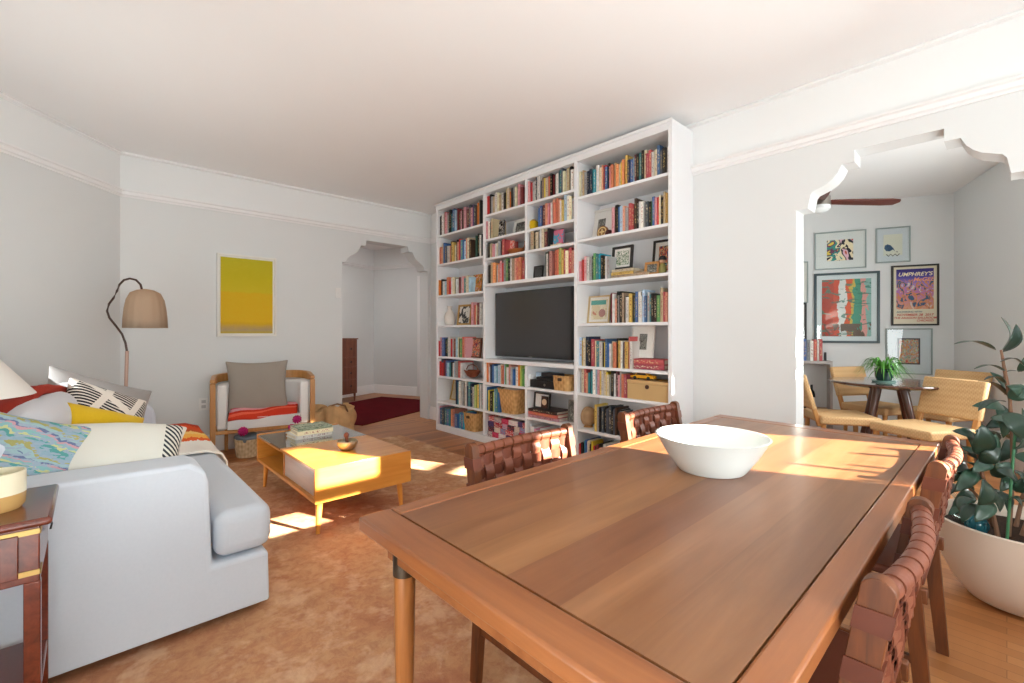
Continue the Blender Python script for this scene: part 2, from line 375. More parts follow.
# mouldings
def mould(name, p0, p1, z, prof, inward, m=None, ext=0.0):
    """prof: list of (out, dz); inward = unit vector into the room"""
    p0, p1 = Vector(p0), Vector(p1); b = B(); n = Vector(inward)
    A = [b.bm.verts.new(p0 + n * o + Vector((0, 0, z + h))) for o, h in prof]; D = [b.bm.verts.new(p1 + n * o + Vector((0, 0, z + h))) for o, h in prof]
    k = len(prof)
    for i in range(k): b.face([A[i], A[(i + 1) % k], D[(i + 1) % k], D[i]])
    b.face(A); b.face(list(reversed(D)))
    return struct(name, b, m or M['trim'], smooth=30)
rail = [(0, 0), (.012, 0), (.016, .012), (.03, .02), (.034, .045), (.05, .052), (.052, .062), (0, .068)]
crown = [(0, 0), (.02, 0), (.03, -.012), (.03, -.022), (.0, -.03)]
base = [(0, 0), (.02, 0), (.02, .13), (.013, .15), (.013, .165), (0, .17)]
nCh = Vector((P0.y - P1.y, -(P0.x - P1.x), 0)).normalized()
segs = [((XR, 1.3, 0), (XR, YW, 0), (-1, 0, 0)), ((XR, 4.9, 0), (XR, YB, 0), (-1, 0, 0)), ((XR, YB, 0), (P0.x, YB, 0), (0, -1, 0)), (tuple(P0), tuple(P1), tuple(nCh))]
segs[0] = ((XR, 4.9, 0), (XR, YW, 0), (-1, 0, 0)); 
i = 1
for (p, q, n) in segs:
    if i == 2: i += 1; continue
    mould('trim_%d' % i, p, q, 2.434, rail, n); mould('trim_%d' % (i + 10), p, q, CZ, crown, n, M['trim']); i += 1
mould('trim_5', (XR, YB, 0), (XR, 4.9, 0), 2.434, rail, (-1, 0, 0))
mould('baseboard_right', (XR, YB + .2, 0), (XR, 4.80, 0), 0, base, (-1, 0, 0)); mould('baseboard_right_near', (XR, 1.67, 0), (XR, .963, 0), 0, base, (-1, 0, 0))
mould('baseboard_back', (P0.x, YB, 0), (2.24, YB, 0), 0, base, (0, -1, 0)); mould('baseboard_corner', P0, P1, 0, base, nCh)
mould('baseboard_hall_back', H(-1.5, 2.15), H(2.55, 2.15), 0, base, -E2); mould('baseboard_hall_right', H(2.55, 2.15), H(2.55, a0), 0, base, -E1)
mould('trim_6', H(-1.5, 2.15), H(2.55, 2.15), 2.44, rail, -E2); mould('trim_7', H(2.55, 2.15), H(2.55, -1.5), 2.44, rail, -E1)
mould('baseboard_nook_back', NC, NC + NB * 3.4, 0, base, -NS); mould('baseboard_nook_right', NC, NC - NS * 3.2, 0, base, NB)

# ------------------------------------------------------------------ rugs
o = obj('area_rug', B().box(-0.30, 2.64, 0.82, 4.78, 0.0005, 0.012), M['rug'], bevel=.003); tag(recenter(o), 'large faded orange area rug under the sofa, coffee table and dining table', 'rug')
b = B(); b.box(0, 2.13, 0, 1.58, 0.0005, .012, mt); o = obj('hall_rug', b, M['redrug']); tag(o, 'dark maroon rug on the hall floor beyond the arched opening', 'rug')

# ------------------------------------------------------------------ bookcase
XF, XBK = 3.15, XR - .002
bk = thing('built_in_bookcase', 'tall white built-in bookcase with four bays around a television niche', 'bookcase', (XF, 3.23, 0))
def bpart(name, x0, x1, y0, y1, z0, z1, bevel=.002):
    return obj(name, B().box(x0 - XF, x1 - XF, y0 - 3.23, y1 - 3.23, z0, z1), M['case'], bk, bevel)
YA0, YA1 = 4.80, 3.865; YBm = 3.215; YD0, YD1 = 2.585, 1.675
bpart('side_panel', XF, XBK, 4.765, 4.80, 0, 2.78); bpart('side_panel', XF, XBK, 1.674, 1.705, 0, 2.78)
bpart('divider', XF, XBK, 3.845, 3.88, .09, 2.705); bpart('divider', XF, XBK, 2.565, 2.602, .09, 2.705)
bpart('divider', XF + .003, XBK, 3.2, 3.228, 1.72, 2.705); bpart('divider', XF + .003, XBK, 3.2, 3.228, .09, .87)
bpart('back_panel', XBK - .012, XBK, 1.705, 4.765, .09, 2.72); bpart('top_fascia', XF - .001, XBK, 1.705, 4.765, 2.705, 2.78); bpart('plinth', XF - .001, XBK, 1.705, 4.765, 0, .075)
obj('crown_moulding', B().box(-.018, .0, 1.665 - 3.23, 4.81 - 3.23, 2.755, 2.78), M['case'], bk, .006)
SH = {'A': [.34, .653, .893, 1.27, 1.64, 2.025, 2.378], 'D': [.34, .656, .893, 1.264, 1.632, 2.0, 2.377], 'BT': [1.99, 2.195, 2.46], 'BL': [.337, .645], 'CL': [.357, .65]}
for z in SH['A']: bpart('shelf', XF + .006, XBK - .012, 3.88, 4.765, z - .008, z + .016)
for z in SH['D']: bpart('shelf', XF + .006, XBK - .012, 1.705, 2.565, z - .008, z + .016)
for z in SH['BT']: bpart('shelf', XF + .006, XBK - .012, 2.602, 3.2, z - .008, z + .016); bpart('shelf', XF + .006, XBK - .012, 3.228, 3.845, z - .008, z + .016)
for z in SH['BL']: bpart('shelf', XF + .006, XBK - .012, 3.228, 3.845, z - .008, z + .016)
for z in SH['CL']: bpart('shelf', XF + .006, XBK - .012, 2.602, 3.2, z - .008, z + .016)
bpart('niche_shelf', XF + .001, XBK - .012, 2.602, 3.845, 1.695, 1.728); bpart('niche_shelf', XF + .001, XBK - .012, 2.602, 3.845, .875, .912)
# television
Y0, Y1 = 2.72, 3.81; tv = thing('television', 'black flat screen television mounted in the bookcase niche', 'television', (3.27, (Y0 + Y1) / 2, .945))
w2 = (Y1 - Y0) / 2
obj('housing', B().box(0, .035, -w2, w2, 0, .685), M['black'], tv, .004); obj('screen', B().box(-.004, .002, -w2 + .012, w2 - .012, .018, .673), M['screen'], tv)
obj('wall_mount', B().box(.035, .205, -.18, .18, .2, .5), M['black'], tv); obj('maker_badge', B().box(-.003, .0, -.022, .022, .004, .012), M['steel'], tv)

# ------------------------------------------------------------------ books
PAL = {'k': '#22201f', 'K': '#4a3428', 'w': '#e4e0d8', 'c': '#e6d8b4', 't': '#b8a07c', 'o': '#e07a30', 'r': '#c43030', 'p': '#d8949c', 'm': '#74282c', 'b': '#3a66a0',
       'n': '#24304e', 'l': '#a4c4d8', 'T': '#3a8890', 'g': '#5c9450', 'G': '#2e4c3c', 'y': '#e6c23c', 's': '#a4a6a6', 'S': '#4c5460', 'v': '#6c4480', 'a': '#dc9478', 'q': '#2ca4c0', 'L': '#b4c464', 'O': '#e8561c'}
CN = {'k': 'black', 'K': 'dark brown', 'w': 'white', 'c': 'cream', 't': 'tan', 'o': 'orange', 'r': 'red', 'p': 'pink', 'm': 'maroon', 'b': 'blue', 'n': 'navy', 'l': 'pale blue', 'T': 'teal', 'g': 'green',
      'G': 'dark green', 'y': 'yellow', 's': 'grey', 'S': 'slate grey', 'v': 'purple', 'a': 'salmon', 'q': 'turquoise', 'L': 'lime green', 'O': 'bright orange'}
BM = {}
for k, h in PAL.items():
    t = NT('book_cover_' + CN[k].replace(' ', '_'), 0.5, 0.4); info = t.n('ShaderNodeObjectInfo')
    co = t.coord('Generated'); sp = t.sep(co)
    off = t.n('ShaderNodeVectorMath', operation='ADD'); mp = t.n('ShaderNodeMapping'); mp.inputs['Scale'].default_value = (3, 3, 14); t.l(co, mp.inputs[0]); t.l(mp.outputs[0], off.inputs[0])
    cmb = t.n('ShaderNodeCombineXYZ'); r100 = t.math('MULTIPLY', info.outputs['Random'], 97.0)
    for i in range(3): t.l(r100, cmb.inputs[i])
    t.l(cmb.outputs[0], off.inputs[1]); f = t.noise(off.outputs[0], 1.6, 1)
    band = t.math('MULTIPLY', t.math('GREATER_THAN', sp[2], 0.18), t.math('LESS_THAN', sp[2], 0.88))
    inner = t.math('LESS_THAN', t.math('ABSOLUTE', t.math('SUBTRACT', sp[1], 0.5)), 0.27)
    msk = t.math('MULTIPLY', t.math('MULTIPLY', t.math('GREATER_THAN', f, 0.57), band), inner)
    light = k in 'wctoylpaLsO'
    tcol = t.mix(info.outputs['Random'], '#2a2430' if light else '#e8dcc0', '#b03028' if light else '#d8b050')
    hs = t.n('ShaderNodeHueSaturation'); hs.inputs['Color'].default_value = rgb(h); hs.inputs['Saturation'].default_value = .86; t.l(t.math('MULTIPLY_ADD', info.outputs['Random'], 0.5, 0.72), hs.inputs['Value']); t.l(t.math('MULTIPLY_ADD', info.outputs['Random'], 0.03, 0.485), hs.inputs['Hue'])
    t.col(t.mix(t.math('MULTIPLY', msk, 0.85), hs.outputs[0], tcol)); BM[k] = t.m
def bookmesh():
    """unit book: spine towards -x, thickness y, height z; slot 0 cover, slot 1 pages"""
    b = B(); b.box(0, 1, 0, .09, 0, 1); b.box(0, 1, .91, 1, 0, 1)
    n = 6
    pr = [(.10, .0)] + [(.05 - .05 * math.sin(PI * i / n), .5 - .5 * math.cos(PI * i / n)) for i in range(n + 1)] + [(.10, 1.0), (.10, .0)]
    b.prism([(.1, 0)] + [(.06 - .06 * math.sin(PI * i / n), .5 - .5 * math.cos(PI * i / n)) for i in range(n + 1)] + [(.1, 1)], 2, 0, 1)
    b.mi = 1; b.box(.08, .97, .08, .92, .02, .98)
    bm = b.bm; bmesh.ops.recalc_face_normals(bm, faces=bm.faces); me = bpy.data.meshes.new('book'); bm.to_mesh(me); bm.free()
    me.materials.append(BM['w']); me.materials.append(M['paper']); return me
BOOK = bookmesh()
ORD = 'first second third fourth fifth sixth seventh eighth ninth tenth eleventh twelfth thirteenth fourteenth fifteenth sixteenth seventeenth eighteenth nineteenth twentieth'.split()
def ordinal(i):
    if i < 20: return ORD[i]
    if i < 29: return 'twenty-' + ORD[i - 20]
    return {29: 'thirtieth'}.get(i, 'thirty-' + ORD[max(0, i - 30)])
specs = []
def row(u0, u1, z, colors, hmean, where, lean=0, x0=3.160, scale=1.0):
    """colours left to right across the photo, between two sight lines of the shelf front"""
    ya = onX(u0, 300, XF + .012).y; yb = onX(u1, 300, XF + .012).y
    for wl in (4.765, 3.845, 3.2, 2.565):
        if 0 < wl - ya < .075: ya = wl - .003
    cs = [c for c in colors if c != ' ']; wts = [random.uniform(.7, 1.4) for _ in cs]; tot = sum(wts); y = ya; gap = .0008
    for i, (c, w) in enumerate(zip(cs, wts)):
        th = (ya - yb) * w / tot
        if c == '_': y -= th; continue
        h = hmean * random.uniform(.84, 1.1); dp = random.uniform(.14, .21); ins = x0 + random.uniform(0, .025)
        label = '%s book, %s from the left, %s' % (CN[c], ordinal(i), where)
        specs.append(dict(c=c, loc=(ins, y - th + gap, z), size=(dp, th - 2 * gap, h), label=label, group='books standing ' + where, lean=lean if i == len(cs) - 1 else 0))
        y -= th
Z = lambda z: z + .0165
W = {'A': 'far-left bay', 'B': 'left-middle bay', 'C': 'right-middle bay', 'D': 'wide right bay'}
def wh(k, s): return s + ' of the ' + W[k]
row(439.3, 480.8, Z(2.378), 'kKwrpwSkTblsmKpKpmSpvTSKotk', .25, wh('A', 'top shelf'))
row(438.8, 470, Z(2.025), 'oatbSwaKyckarTblacK', .23, wh('A', 'second shelf')); row(474.5, 481.3, Z(2.025), 'wGkwk', .25, 'right end, second shelf of the far-left bay')
row(439, 469.5, Z(1.64), 'oakwlSorwcGwmspTcl', .19, wh('A', 'third shelf'))
row(471, 481.6, Z(1.27), 'prcmws', .235, wh('A', 'fourth shelf'))
row(439.5, 465.5, Z(.893), 'rpbkGwrsmlcKgrp', .22, wh('A', 'fifth shelf'))
row(439.5, 460.5, Z(.653), 'rSrmblTkwlsrw', .19, wh('A', 'sixth shelf'))
row(455.5, 482, Z(.34), 'nTwwstwnTnwTLyTws', .27, wh('A', 'seventh shelf'))
row(439.5, 453.5, .0765, 'pbSTbToa', .21, wh('A', 'bottom shelf')); row(454, 465.5, .0765, 'bbqbqb', .19, 'middle of the far-left bottom shelf')
row(485, 522.6, Z(2.46), 'rrkstcwctwkycokscwpKm', .2, wh('B', 'top shelf'))
row(485.5, 492.5, Z(2.195), 'pwkt', .21, wh('B', 'second shelf'))
row(485.8, 503.5, Z(1.99), 'skctpwcskr', .155, wh('B', 'third shelf'))
row(485.2, 522.6, Z(1.712), 'skctowaprsgkwtaror', .22, wh('B', 'fourth shelf'))
row(527.6, 573.2, Z(2.46), 'prswnwStycrkmkwTScwtkw', .21, wh('C', 'top shelf'))
row(537, 573.2, Z(2.195), 'bbkmaprwaroawylwcs', .225, wh('C', 'second shelf'))
row(527.6, 547.5, Z(1.99), 'stkckwcmk', .175, wh('C', 'third shelf'))
row(544, 573.2, Z(1.712), 'GwKamoOLyrcra', .235, wh('C', 'fourth shelf'))
row(485.5, 522.6, Z(.645), 'oawnblTlcolgwasblwoLg', .195, wh('B', 'shelf under the television'))
row(484.5, 498.5, Z(.337), 'bTykLlTb', .235, wh('B', 'shelf beside the wicker basket'))
row(578.3, 667.4, Z(2.377), 'cwtsnSnTqwwcarbkpotocyoynblmkTkcrrwcbSkw', .215, wh('D', 'top shelf'))
row(611.5, 667, Z(2.0), 'pKkblasrrmKkwwsSkgbprckty', .225, wh('D', 'second shelf'))
row(578.3, 609, Z(1.632), 'prrpwsGgTqqkkws', .21, wh('D', 'third shelf'))
row(609, 666.8, Z(1.264), 'kmwaksktkwyKGbwwlbsTkKgtra', .235, wh('D', 'fourth shelf'))
row(578.1, 632, Z(.909 - .0165), 'lycnkrcTwkybbwcokywvyrw', .235, wh('D', 'fifth shelf'))
row(578.3, 626, Z(.656), 'scraTSTwlpywcycskwmpsor', .2, wh('D', 'sixth shelf'))
row(594, 621, Z(.34), 'yskSSkSSSkSKkS', .22, wh('D', 'seventh shelf'))
row(578.5, 604, .0765, 'rkTbwckyrkmkaw', .17, wh('D', 'bottom shelf'))
def screen_size(s):
    x, y, z = s['loc']; f = x * SN + y * CS; return s['size'][1] * s['size'][2] / (f * f)
specs.sort(key=screen_size, reverse=True)
NIND = 268
for s_ in specs[:NIND]:
    o = bpy.data.objects.new('book', BOOK); C.objects.link(o); o.location = s_['loc']; o.scale = s_['size']
    o.material_slots[0].link = 'OBJECT'; o.material_slots[0].material = BM[s_['c']]
    tag(o, s_['label'], 'book', s_['group'])
rest = specs[NIND:]; keys = list(BM.keys()); b = B()
for s_ in rest:
    x, y, z = s_['loc']; dx, dy, dz_ = s_['size']; b.mi = keys.index(s_['c']); b.box(x, x + dx, y, y + dy * .1, z, z + dz_); b.box(x, x + dx, y + dy * .9, y + dy, z, z + dz_); b.box(x, x + .01, y + dy * .1, y + dy * .9, z, z + dz_)
    b.mi = len(keys); b.box(x + .01, x + dx - .005, y + dy * .1, y + dy * .9, z + .004, z + dz_ - .004)
REST = None
if rest:
    mats = []
    for k in keys:
        mats.append(plain('plain_cover_' + CN[k].replace(' ', '_'), PAL[k], .5, .4, var=.5, scale=25))
    o = obj('small_books', b, mats + [M['paper']], smooth=0); tag(o, 'remaining smallest books filling gaps on the far shelves of the bookcase', 'books'); o['kind'] = 'stuff'
def flatbook(c, x, y, z, dx, dy, th, label, rz=0, group=None):
    """a book lying flat: spine towards -x"""
    o = bpy.data.objects.new('book', BOOK); C.objects.link(o); o.scale = (dx, th, dy); o.rotation_euler = (PI / 2, 0, rz)
    o.location = (x, y + dy / 2, z); o.material_slots[0].link = 'OBJECT'; o.material_slots[0].material = BM[c]; tag(o, label, 'book', group); return o

# ------------------------------------------------------------------ frames and ornaments on the shelves
def frame(name, label, loc, w, h, fm, art, rot=(0, 0, 0), fw=.02, mat_m=None, mw=.03, depth=.02, glass=True, group=None, cat='picture frame'):
    """picture with its face towards local -x, width along y, base at z = 0"""
    t = thing(name, label, cat, loc, rot=rot, group=group); b = B()
    for q in ((-w / 2, w / 2, 0, fw), (-w / 2, w / 2, h - fw, h), (-w / 2, -w / 2 + fw, fw, h - fw), (w / 2 - fw, w / 2, fw, h - fw)): b.box(-depth, 0, q[0], q[1], q[2], q[3])
    obj('frame_moulding', b, fm, t, .0015)
    if mat_m: obj('mat_board', B().box(-.006, -.001, -w / 2 + fw, w / 2 - fw, fw, h - fw), mat_m, t)
    else: mw = 0
    obj('print', B().box(-.009, -.003, -w / 2 + fw + mw, w / 2 - fw - mw, fw + mw, h - fw - mw), art, t)
    if glass: obj('glazing', B().box(-.0145, -.013, -w / 2 + fw, w / 2 - fw, fw, h - fw), M['glass'], t)
    return t
def shelfY(u): return onX(u, 300, 3.25).y
ART1 = patches('print_grey_photo', ['#55554f', '#8a8a82', '#c8c4b8'], 5); ART2 = patches('print_trees', ['#ece9e0', '#5a7a5a', '#ece9e0', '#9ab09a'], 5, 2)
ART3 = patches('print_figures', ['#2c3c60', '#c44830', '#d8b080', '#30342c', '#88a8b8'], 6); ART4 = patches('print_teal_sand', ['#e6dcc4', '#d8cba8', '#c88870'], 2, .5)
MATW = plain('white_mat_board', '#e8e6e0', .8); GOLD = wood('gilt_frame', '#a47c3c', '#d0a85c', 2, .4); WHF = plain('white_frame', '#e4e2dc', .5)
frame('picture_frame', 'cream leaning frame with dark print, second shelf of left-middle bay', (3.33, shelfY(515) , Z(2.195)), .24, .19, WHF, ART1, (0, .25, 0), .03)
frame('picture_frame', 'gilt frame with small prints beside the white vase', (3.27, shelfY(463), Z(1.27)), .26, .245, GOLD, patches('print_cassette', ['#e8e4dc', '#303030', '#d8d0c0'], 3, .2), (0, .12, 0), .022)
frame('picture_frame', 'brown framed picture leaning at right end of fifth shelf, far-left bay', (3.26, shelfY(474), Z(.893)), .23, .23, wood('brown_frame', '#5c3424', '#8a543c', 2), ART3, (0, .12, 0), .018)
frame('picture_frame', 'slim gold frame leaning left of books, seventh shelf of far-left bay', (3.33, shelfY(450), Z(.34)), .2, .26, GOLD, patches('print_sand', ['#c8b898', '#b8a684'], 3), (0, .22, 0), .018)
frame('picture_frame', 'big white frame leaning behind the round wooden plaque, second shelf', (3.36, onX(600, 300, 3.36).y, Z(2.0)), .26, .3, WHF, ART1, (0, .2, 0), .02, MATW, .07)
frame('picture_frame', 'square black frame with tree print standing on flat books', (3.27, shelfY(621), Z(1.632) + .075), .2, .2, M['blackframe'], ART2, (0, .1, 0), .02, MATW, .02)
frame('picture_frame', 'tall black frame leaning at the right end of third shelf', (3.42, onX(664.5, 300, 3.40).y, Z(1.632)), .24, .31, M['blackframe'], ART3, (0, .12, 0), .016, MATW, .035)
frame('picture_frame', 'small wooden photo frame in front of the tall black frame', (3.24, shelfY(653), Z(1.632)), .125, .105, M['oakchair'], ART1, (0, .15, 0), .018)
frame('picture_frame', 'pale wood frame with teal and salmon print, fourth shelf', (3.30, onX(598.7, 300, 3.3).y, Z(1.264)), .235, .245, wood('pale_frame', '#c4a878', '#dcc8a0', 2), ART4, (0, .12, 0), .012, MATW, .022)
tt = [o for o in C.objects if o.get('label', '').startswith('pale wood frame with teal')][0]
obj('teal_shape', B().box(-.0105, -.0085, -.07, .09, .165, .205), plain('teal_ink', '#58a89c'), tt); b = B(); b.cyl((-.0115, -.035, .09), (-.0095, -.035, .09), .035, n=24); obj('round_shape', b, plain('dusty_rose_ink', '#b08078'), tt)
frame('picture_frame', 'white frame with grey photo standing on red books', (3.27, shelfY(641), .9105 + .085), .2, .26, WHF, patches('print_building', ['#50524e', '#8c8c84', '#3a3c38', '#b0aea4'], 6), (0, .14, 0), .006, MATW, .06)
frame('picture_frame', 'black frame with two panels standing on a stack of books', (3.25, shelfY(542.5), Z(.357) + .083), .21, .155, M['blackframe'], MATW, (0, .08, 0), .014)
tt = [o for o in C.objects if o.get('label', '').startswith('black frame with two')][0]
obj('dark_panel', B().box(-.024, -.016, -.085, .0, .012, .125), plain('dark_umber', '#3a2018'), tt); b = B(); b.cyl((-.027, -.043, .068), (-.024, -.043, .068), .03, n=20); obj('cream_medallion', b, plain('cream_ink', '#d8c0a0'), tt)
frame('picture_frame', 'small silver frame at the right end beside the stacked books', (3.28, shelfY(570), Z(.357)), .08, .2, M['steel'], ART1, (0, .08, 0), .01)
frame('picture_frame', 'small black frame at left of fourth shelf, right-middle bay', (3.24, shelfY(539.5), Z(1.712)), .12, .125, M['blackframe'], plain('black_print', '#2c2c2c'), (0, .1, 0), .01)
def facing(label, u0, u1, z, h, art, x=3.24):
    y0, y1 = shelfY(u1), shelfY(u0); o = obj('book', B().box(0, .022, -(y1 - y0) / 2, (y1 - y0) / 2, 0, h), art, bevel=.002, loc=(x, (y0 + y1) / 2, z)); o.rotation_euler = (0, .1, 0); tag(o, label, 'book')
facing('black book facing out with white hand lettering, second shelf', 494, 503.5, Z(2.195), .2, patches('cover_black_scrawl', ['#1c1c20', '#1c1c20', '#e4e4e0', '#1c1c20'], 9, 2))
facing('pink and green illustrated book facing out, third shelf of left-middle bay', 504.5, 513.5, Z(1.99), .16, patches('cover_garden', ['#e4b0a0', '#d04838', '#e8dcd0', '#6c8c70'], 5))
facing('colourful illustrated magazine facing out, third shelf of far-left bay', 472.5, 481, Z(1.64), .21, patches('cover_flowers', ['#284c40', '#d8a040', '#c04838', '#e0d4b0', '#4878a0'], 7))
facing('blue and pink book facing out above flat books, third shelf', 549, 563, Z(1.99) + .03, .135, patches('cover_sunset', ['#d87890', '#64a8c4', '#e0a090'], 1.5, .2))
flatbook('c', 3.2, shelfY(556), Z(1.99), .16, .2, .022, 'cream book lying flat under the blue and pink book')
flatbook('o', 3.22, shelfY(566), Z(1.99), .12, .1, .018, 'thin orange book lying flat at right end of third shelf')
y = shelfY(547)
for i, (c, th, lb) in enumerate((('p', .026, 'pink book lying flat, bottom of the stack under the two-panel frame'), ('r', .03, 'red book lying flat, middle of the stack under the two-panel frame'), ('K', .026, 'dark book lying flat, topmost of the stack under the two-panel frame'))):
    flatbook(c, 3.17, y, Z(.357) + (0, .0265, .057)[i], .24, .42 - .03 * i, th, lb)
y = onX(622, 300, 3.2).y
flatbook('t', 3.19, y, Z(1.632), .17, .24, .024, 'tan book lying flat, lowest under the square black frame'); flatbook('y', 3.19, y + .01, Z(1.632) + .0245, .16, .23, .024, 'yellow book lying flat, middle under the square black frame')
flatbook('c', 3.2, y, Z(1.632) + .049, .17, .22, .024, 'cream book lying flat, topmost under the square black frame'); flatbook('t', 3.19, onX(641, 300, 3.2).y, Z(1.632), .16, .12, .028, 'tan book lying flat left of the small wooden photo frame')
y = onX(644.5, 300, 3.2).y
flatbook('r', 3.185, y, .913, .17, .34, .038, 'red book lying flat, lower of two under the white photo frame'); flatbook('r', 3.185, y, .952, .17, .34, .04, 'red book lying flat, upper of two under the white photo frame')
# vase, basket, plaque, taxi, box, globe ...
o = obj('vase', B().lathe([(.03, 0), (.055, .01), (.07, .06), (.07, .11), (.055, .15), (.03, .18), (.025, .21), (.038, .24), (.03, .24), (.02, .21)], 24), plain('matte_white_clay', '#dcd4cc', .8), loc=(3.27, shelfY(448.5), Z(1.27))); tag(o, 'matte white ceramic vase at left of fourth shelf, far-left bay', 'vase')
def basket(name, label, loc, w, d, h, m, taper=.85, cat='basket', round_=False, holes=True):
    t = thing(name, label, cat, loc); b = B(); n = 32
    def rg(k, z, s=1):
        e = 2 if round_ else 5; out = []
        for i in range(n):
            a = 2 * PI * i / n; c_, s_ = math.cos(a), math.sin(a); r = (abs(c_) ** e + abs(s_) ** e) ** (-1 / e)
            out.append(b.bm.verts.new((d / 2 * s * k * r * c_, w / 2 * s * k * r * s_, z)))
        return out
    b.loft([rg(taper, 0), rg((1 + taper) / 2 + .03, h * .5), rg(1, h), rg(.93, h), rg((1 + taper) / 2 - .05, h * .5), rg(taper - .07, .012)]); obj('basket_body', b, m, t)
    b = B(); b.tube([(d / 2 * .97 * (abs(math.cos(a)) ** e + abs(math.sin(a)) ** e) ** (-1 / e) * math.cos(a), w / 2 * .97 * (abs(math.cos(a)) ** e + abs(math.sin(a)) ** e) ** (-1 / e) * math.sin(a), h) for e in (2 if round_ else 5,) for a in [2 * PI * i / 40 for i in range(41)]], .008, 6); obj('rim', b, m, t)
    if holes: obj('handle_hole_shade', B().obox((-d / 2 * .97, 0, h * .78), (.02, w * .25, .03)), plain('basket_hole_shade', '#4a3420'), t, .008)  # dark colour stands in for the shade inside the handle hole
    return t
basket('wicker_basket', 'square wicker basket with a handle hole, bottom shelf of far-left bay', (3.27, shelfY(473.5), .0765), .25, .2, .2, M['wicker'], .92)
t = basket('wicker_basket', 'large tapered wicker basket full of cloth, beside the tall blue books', (3.29, shelfY(510.3), Z(.337)), .33, .24, .25, M['wicker'], .72, holes=False)
o = obj('folded_cloth', B().lathe([(.02, .0), (.12, .0), (.135, .03), (.09, .055), (.01, .06)], 20, sx=.8), fabric('pale_cloth', '#cfc4bc', '#b8a49c'), t, loc=(0, 0, .21))
t = basket('wicker_basket', 'small square wicker basket at right end of shelf under the television', (3.25, shelfY(566), Z(.65)), .2, .18, .13, M['wicker'], .95)
b = B(); b.lathe([(.01, 0), (.09, 0), (.09, .04), (.01, .045)], 24); b.lathe([(.0, .045), (.025, .045), (.022, .055), (0, .057)], 12)
t = thing('woven_bowl', 'reddish brown woven wooden bowl standing on edge, sixth shelf of far-left bay', 'bowl', (3.25, shelfY(472.3), Z(.653)))
b = B(); b.lathe([(.03, -.08), (.08, -.06), (.125, 0), (.12, .004), (.075, -.05), (0, -.068)], 28, sx=.62); o = obj('bowl_shell', b, weave('dark_reed', '#5c2c1c', '#8c4c30', 30), t, loc=(0, 0, .09)); 
b = B(); b.tube([(.0, -.12, .09), (.0, -.08, .14), (0, 0, .165), (0, .08, .14), (0, .12, .09)], .007, 6); obj('bowl_handle', b, M['chest'], t)
t = thing('wooden_bowl', 'carved orange wooden leaf-shaped bowl, third shelf of left-middle bay', 'bowl', (3.24, shelfY(517), Z(1.99)))
b = B(); b.lathe([(.02, 0), (.07, .01), (.12, .05), (.112, .052), (.06, .02), (0, .01)], 24, sx=.6); b.tube([(0, -.11, .045), (0, -.135, .09), (0, -.12, .12)], [.014, .01, .004], 6); obj('bowl_body', b, wood('orange_wood', '#8c4a1c', '#c47838', 1), t)
o = obj('yellow_box', B().lathe([(.0, 0), (.05, 0), (.062, .04), (.055, .09), (.02, .115), (0, .118)], 20, sy=.95), M['mustard'], loc=(3.25, shelfY(533), Z(2.195))); o.name = 'yellow_jar'; tag(o, 'mustard yellow rounded jar left of the blue books', 'jar')
t = thing('wooden_plaque', 'round carved wooden plaque leaning on the big white frame', 'plaque', (3.24, shelfY(602.2), Z(2.0)), rot=(0, .15, 0))
b = B(); b.cyl((0, 0, .052), (.02, 0, .052), .055, n=28); obj('disc', b, wood('plaque_wood', '#7a4c24', '#a8743c', 1), t)
b = B(); b.tube([(-.003, .04 * math.cos(a), .052 + .04 * math.sin(a)) for a in [2 * PI * i / 24 for i in range(25)]], .005, 5); b.obox((-.002, 0, .052), (.006, .05, .012)); b.obox((-.002, 0, .052), (.006, .012, .05)); obj('carving', b, plain('carved_cream', '#e0c48c'), t)
o = obj('trinket_jar', B().lathe([(.0, 0), (.028, 0), (.034, .03), (.022, .055), (0, .06)], 16), plain('dark_red_glaze', '#4a1c1c', .3), loc=(3.25, shelfY(608.7), Z(2.0))); tag(o, 'small dark round jar right of the wooden plaque', 'jar')
t = thing('figurine', 'small doll figurine at the right end of the third shelf', 'figurine', (3.235, shelfY(663.5), Z(1.632)))
obj('doll_body', B().lathe([(0, 0), (.026, 0), (.03, .04), (.02, .075), (.01, .085)], 16), plain('olive_cloth', '#8c8448'), t); obj('doll_head', B().lathe([(.0, .08), (.02, .09), (.026, .11), (.018, .13), (0, .137)], 16), plain('doll_skin', '#c89878'), t); obj('doll_hair', B().lathe([(.028, .108), (.03, .118), (.02, .138), (0, .144)], 16), M['black'], t)
t = thing('storage_box', 'tan cardboard box with a round latch on the sixth shelf', 'box', (3.17, onX(647.3, 300, 3.17).y, Z(.656)))
obj('box_body', B().box(0, .2, -.18, .18, 0, .125), M['kraft'], t, .003); obj('box_lid', B().box(-.003, .203, -.183, .183, .1255, .152), M['kraft'], t, .003)
b = B(); b.cyl((-.002, .0, .105), (-.008, .0, .105), .016, n=20); obj('latch', b, M['darkmetal'], t)
t = thing('toy_taxi', 'yellow toy taxi car parked on top of the tan box', 'toy car', (3.235, onX(642.5, 300, 3.22).y, Z(.656) + .1535))
b = B(); b.prism([(-.1, .012), (.1, .012), (.104, .03), (.06, .036), (.04, .056), (-.035, .056), (-.06, .036), (-.1, .032)], 0, -.03, .03); obj('car_body', b, plain('taxi_yellow', '#e8a81c', .3), t, .003)
b = B(); b.prism([(.05, .037), (.036, .053), (-.031, .053), (-.051, .037)], 0, -.0312, .0312); obj('car_windows', b, M['black'], t); obj('roof_sign', B().box(-.008, .008, -.012, .012, .056, .065), M['white'], t, .001)
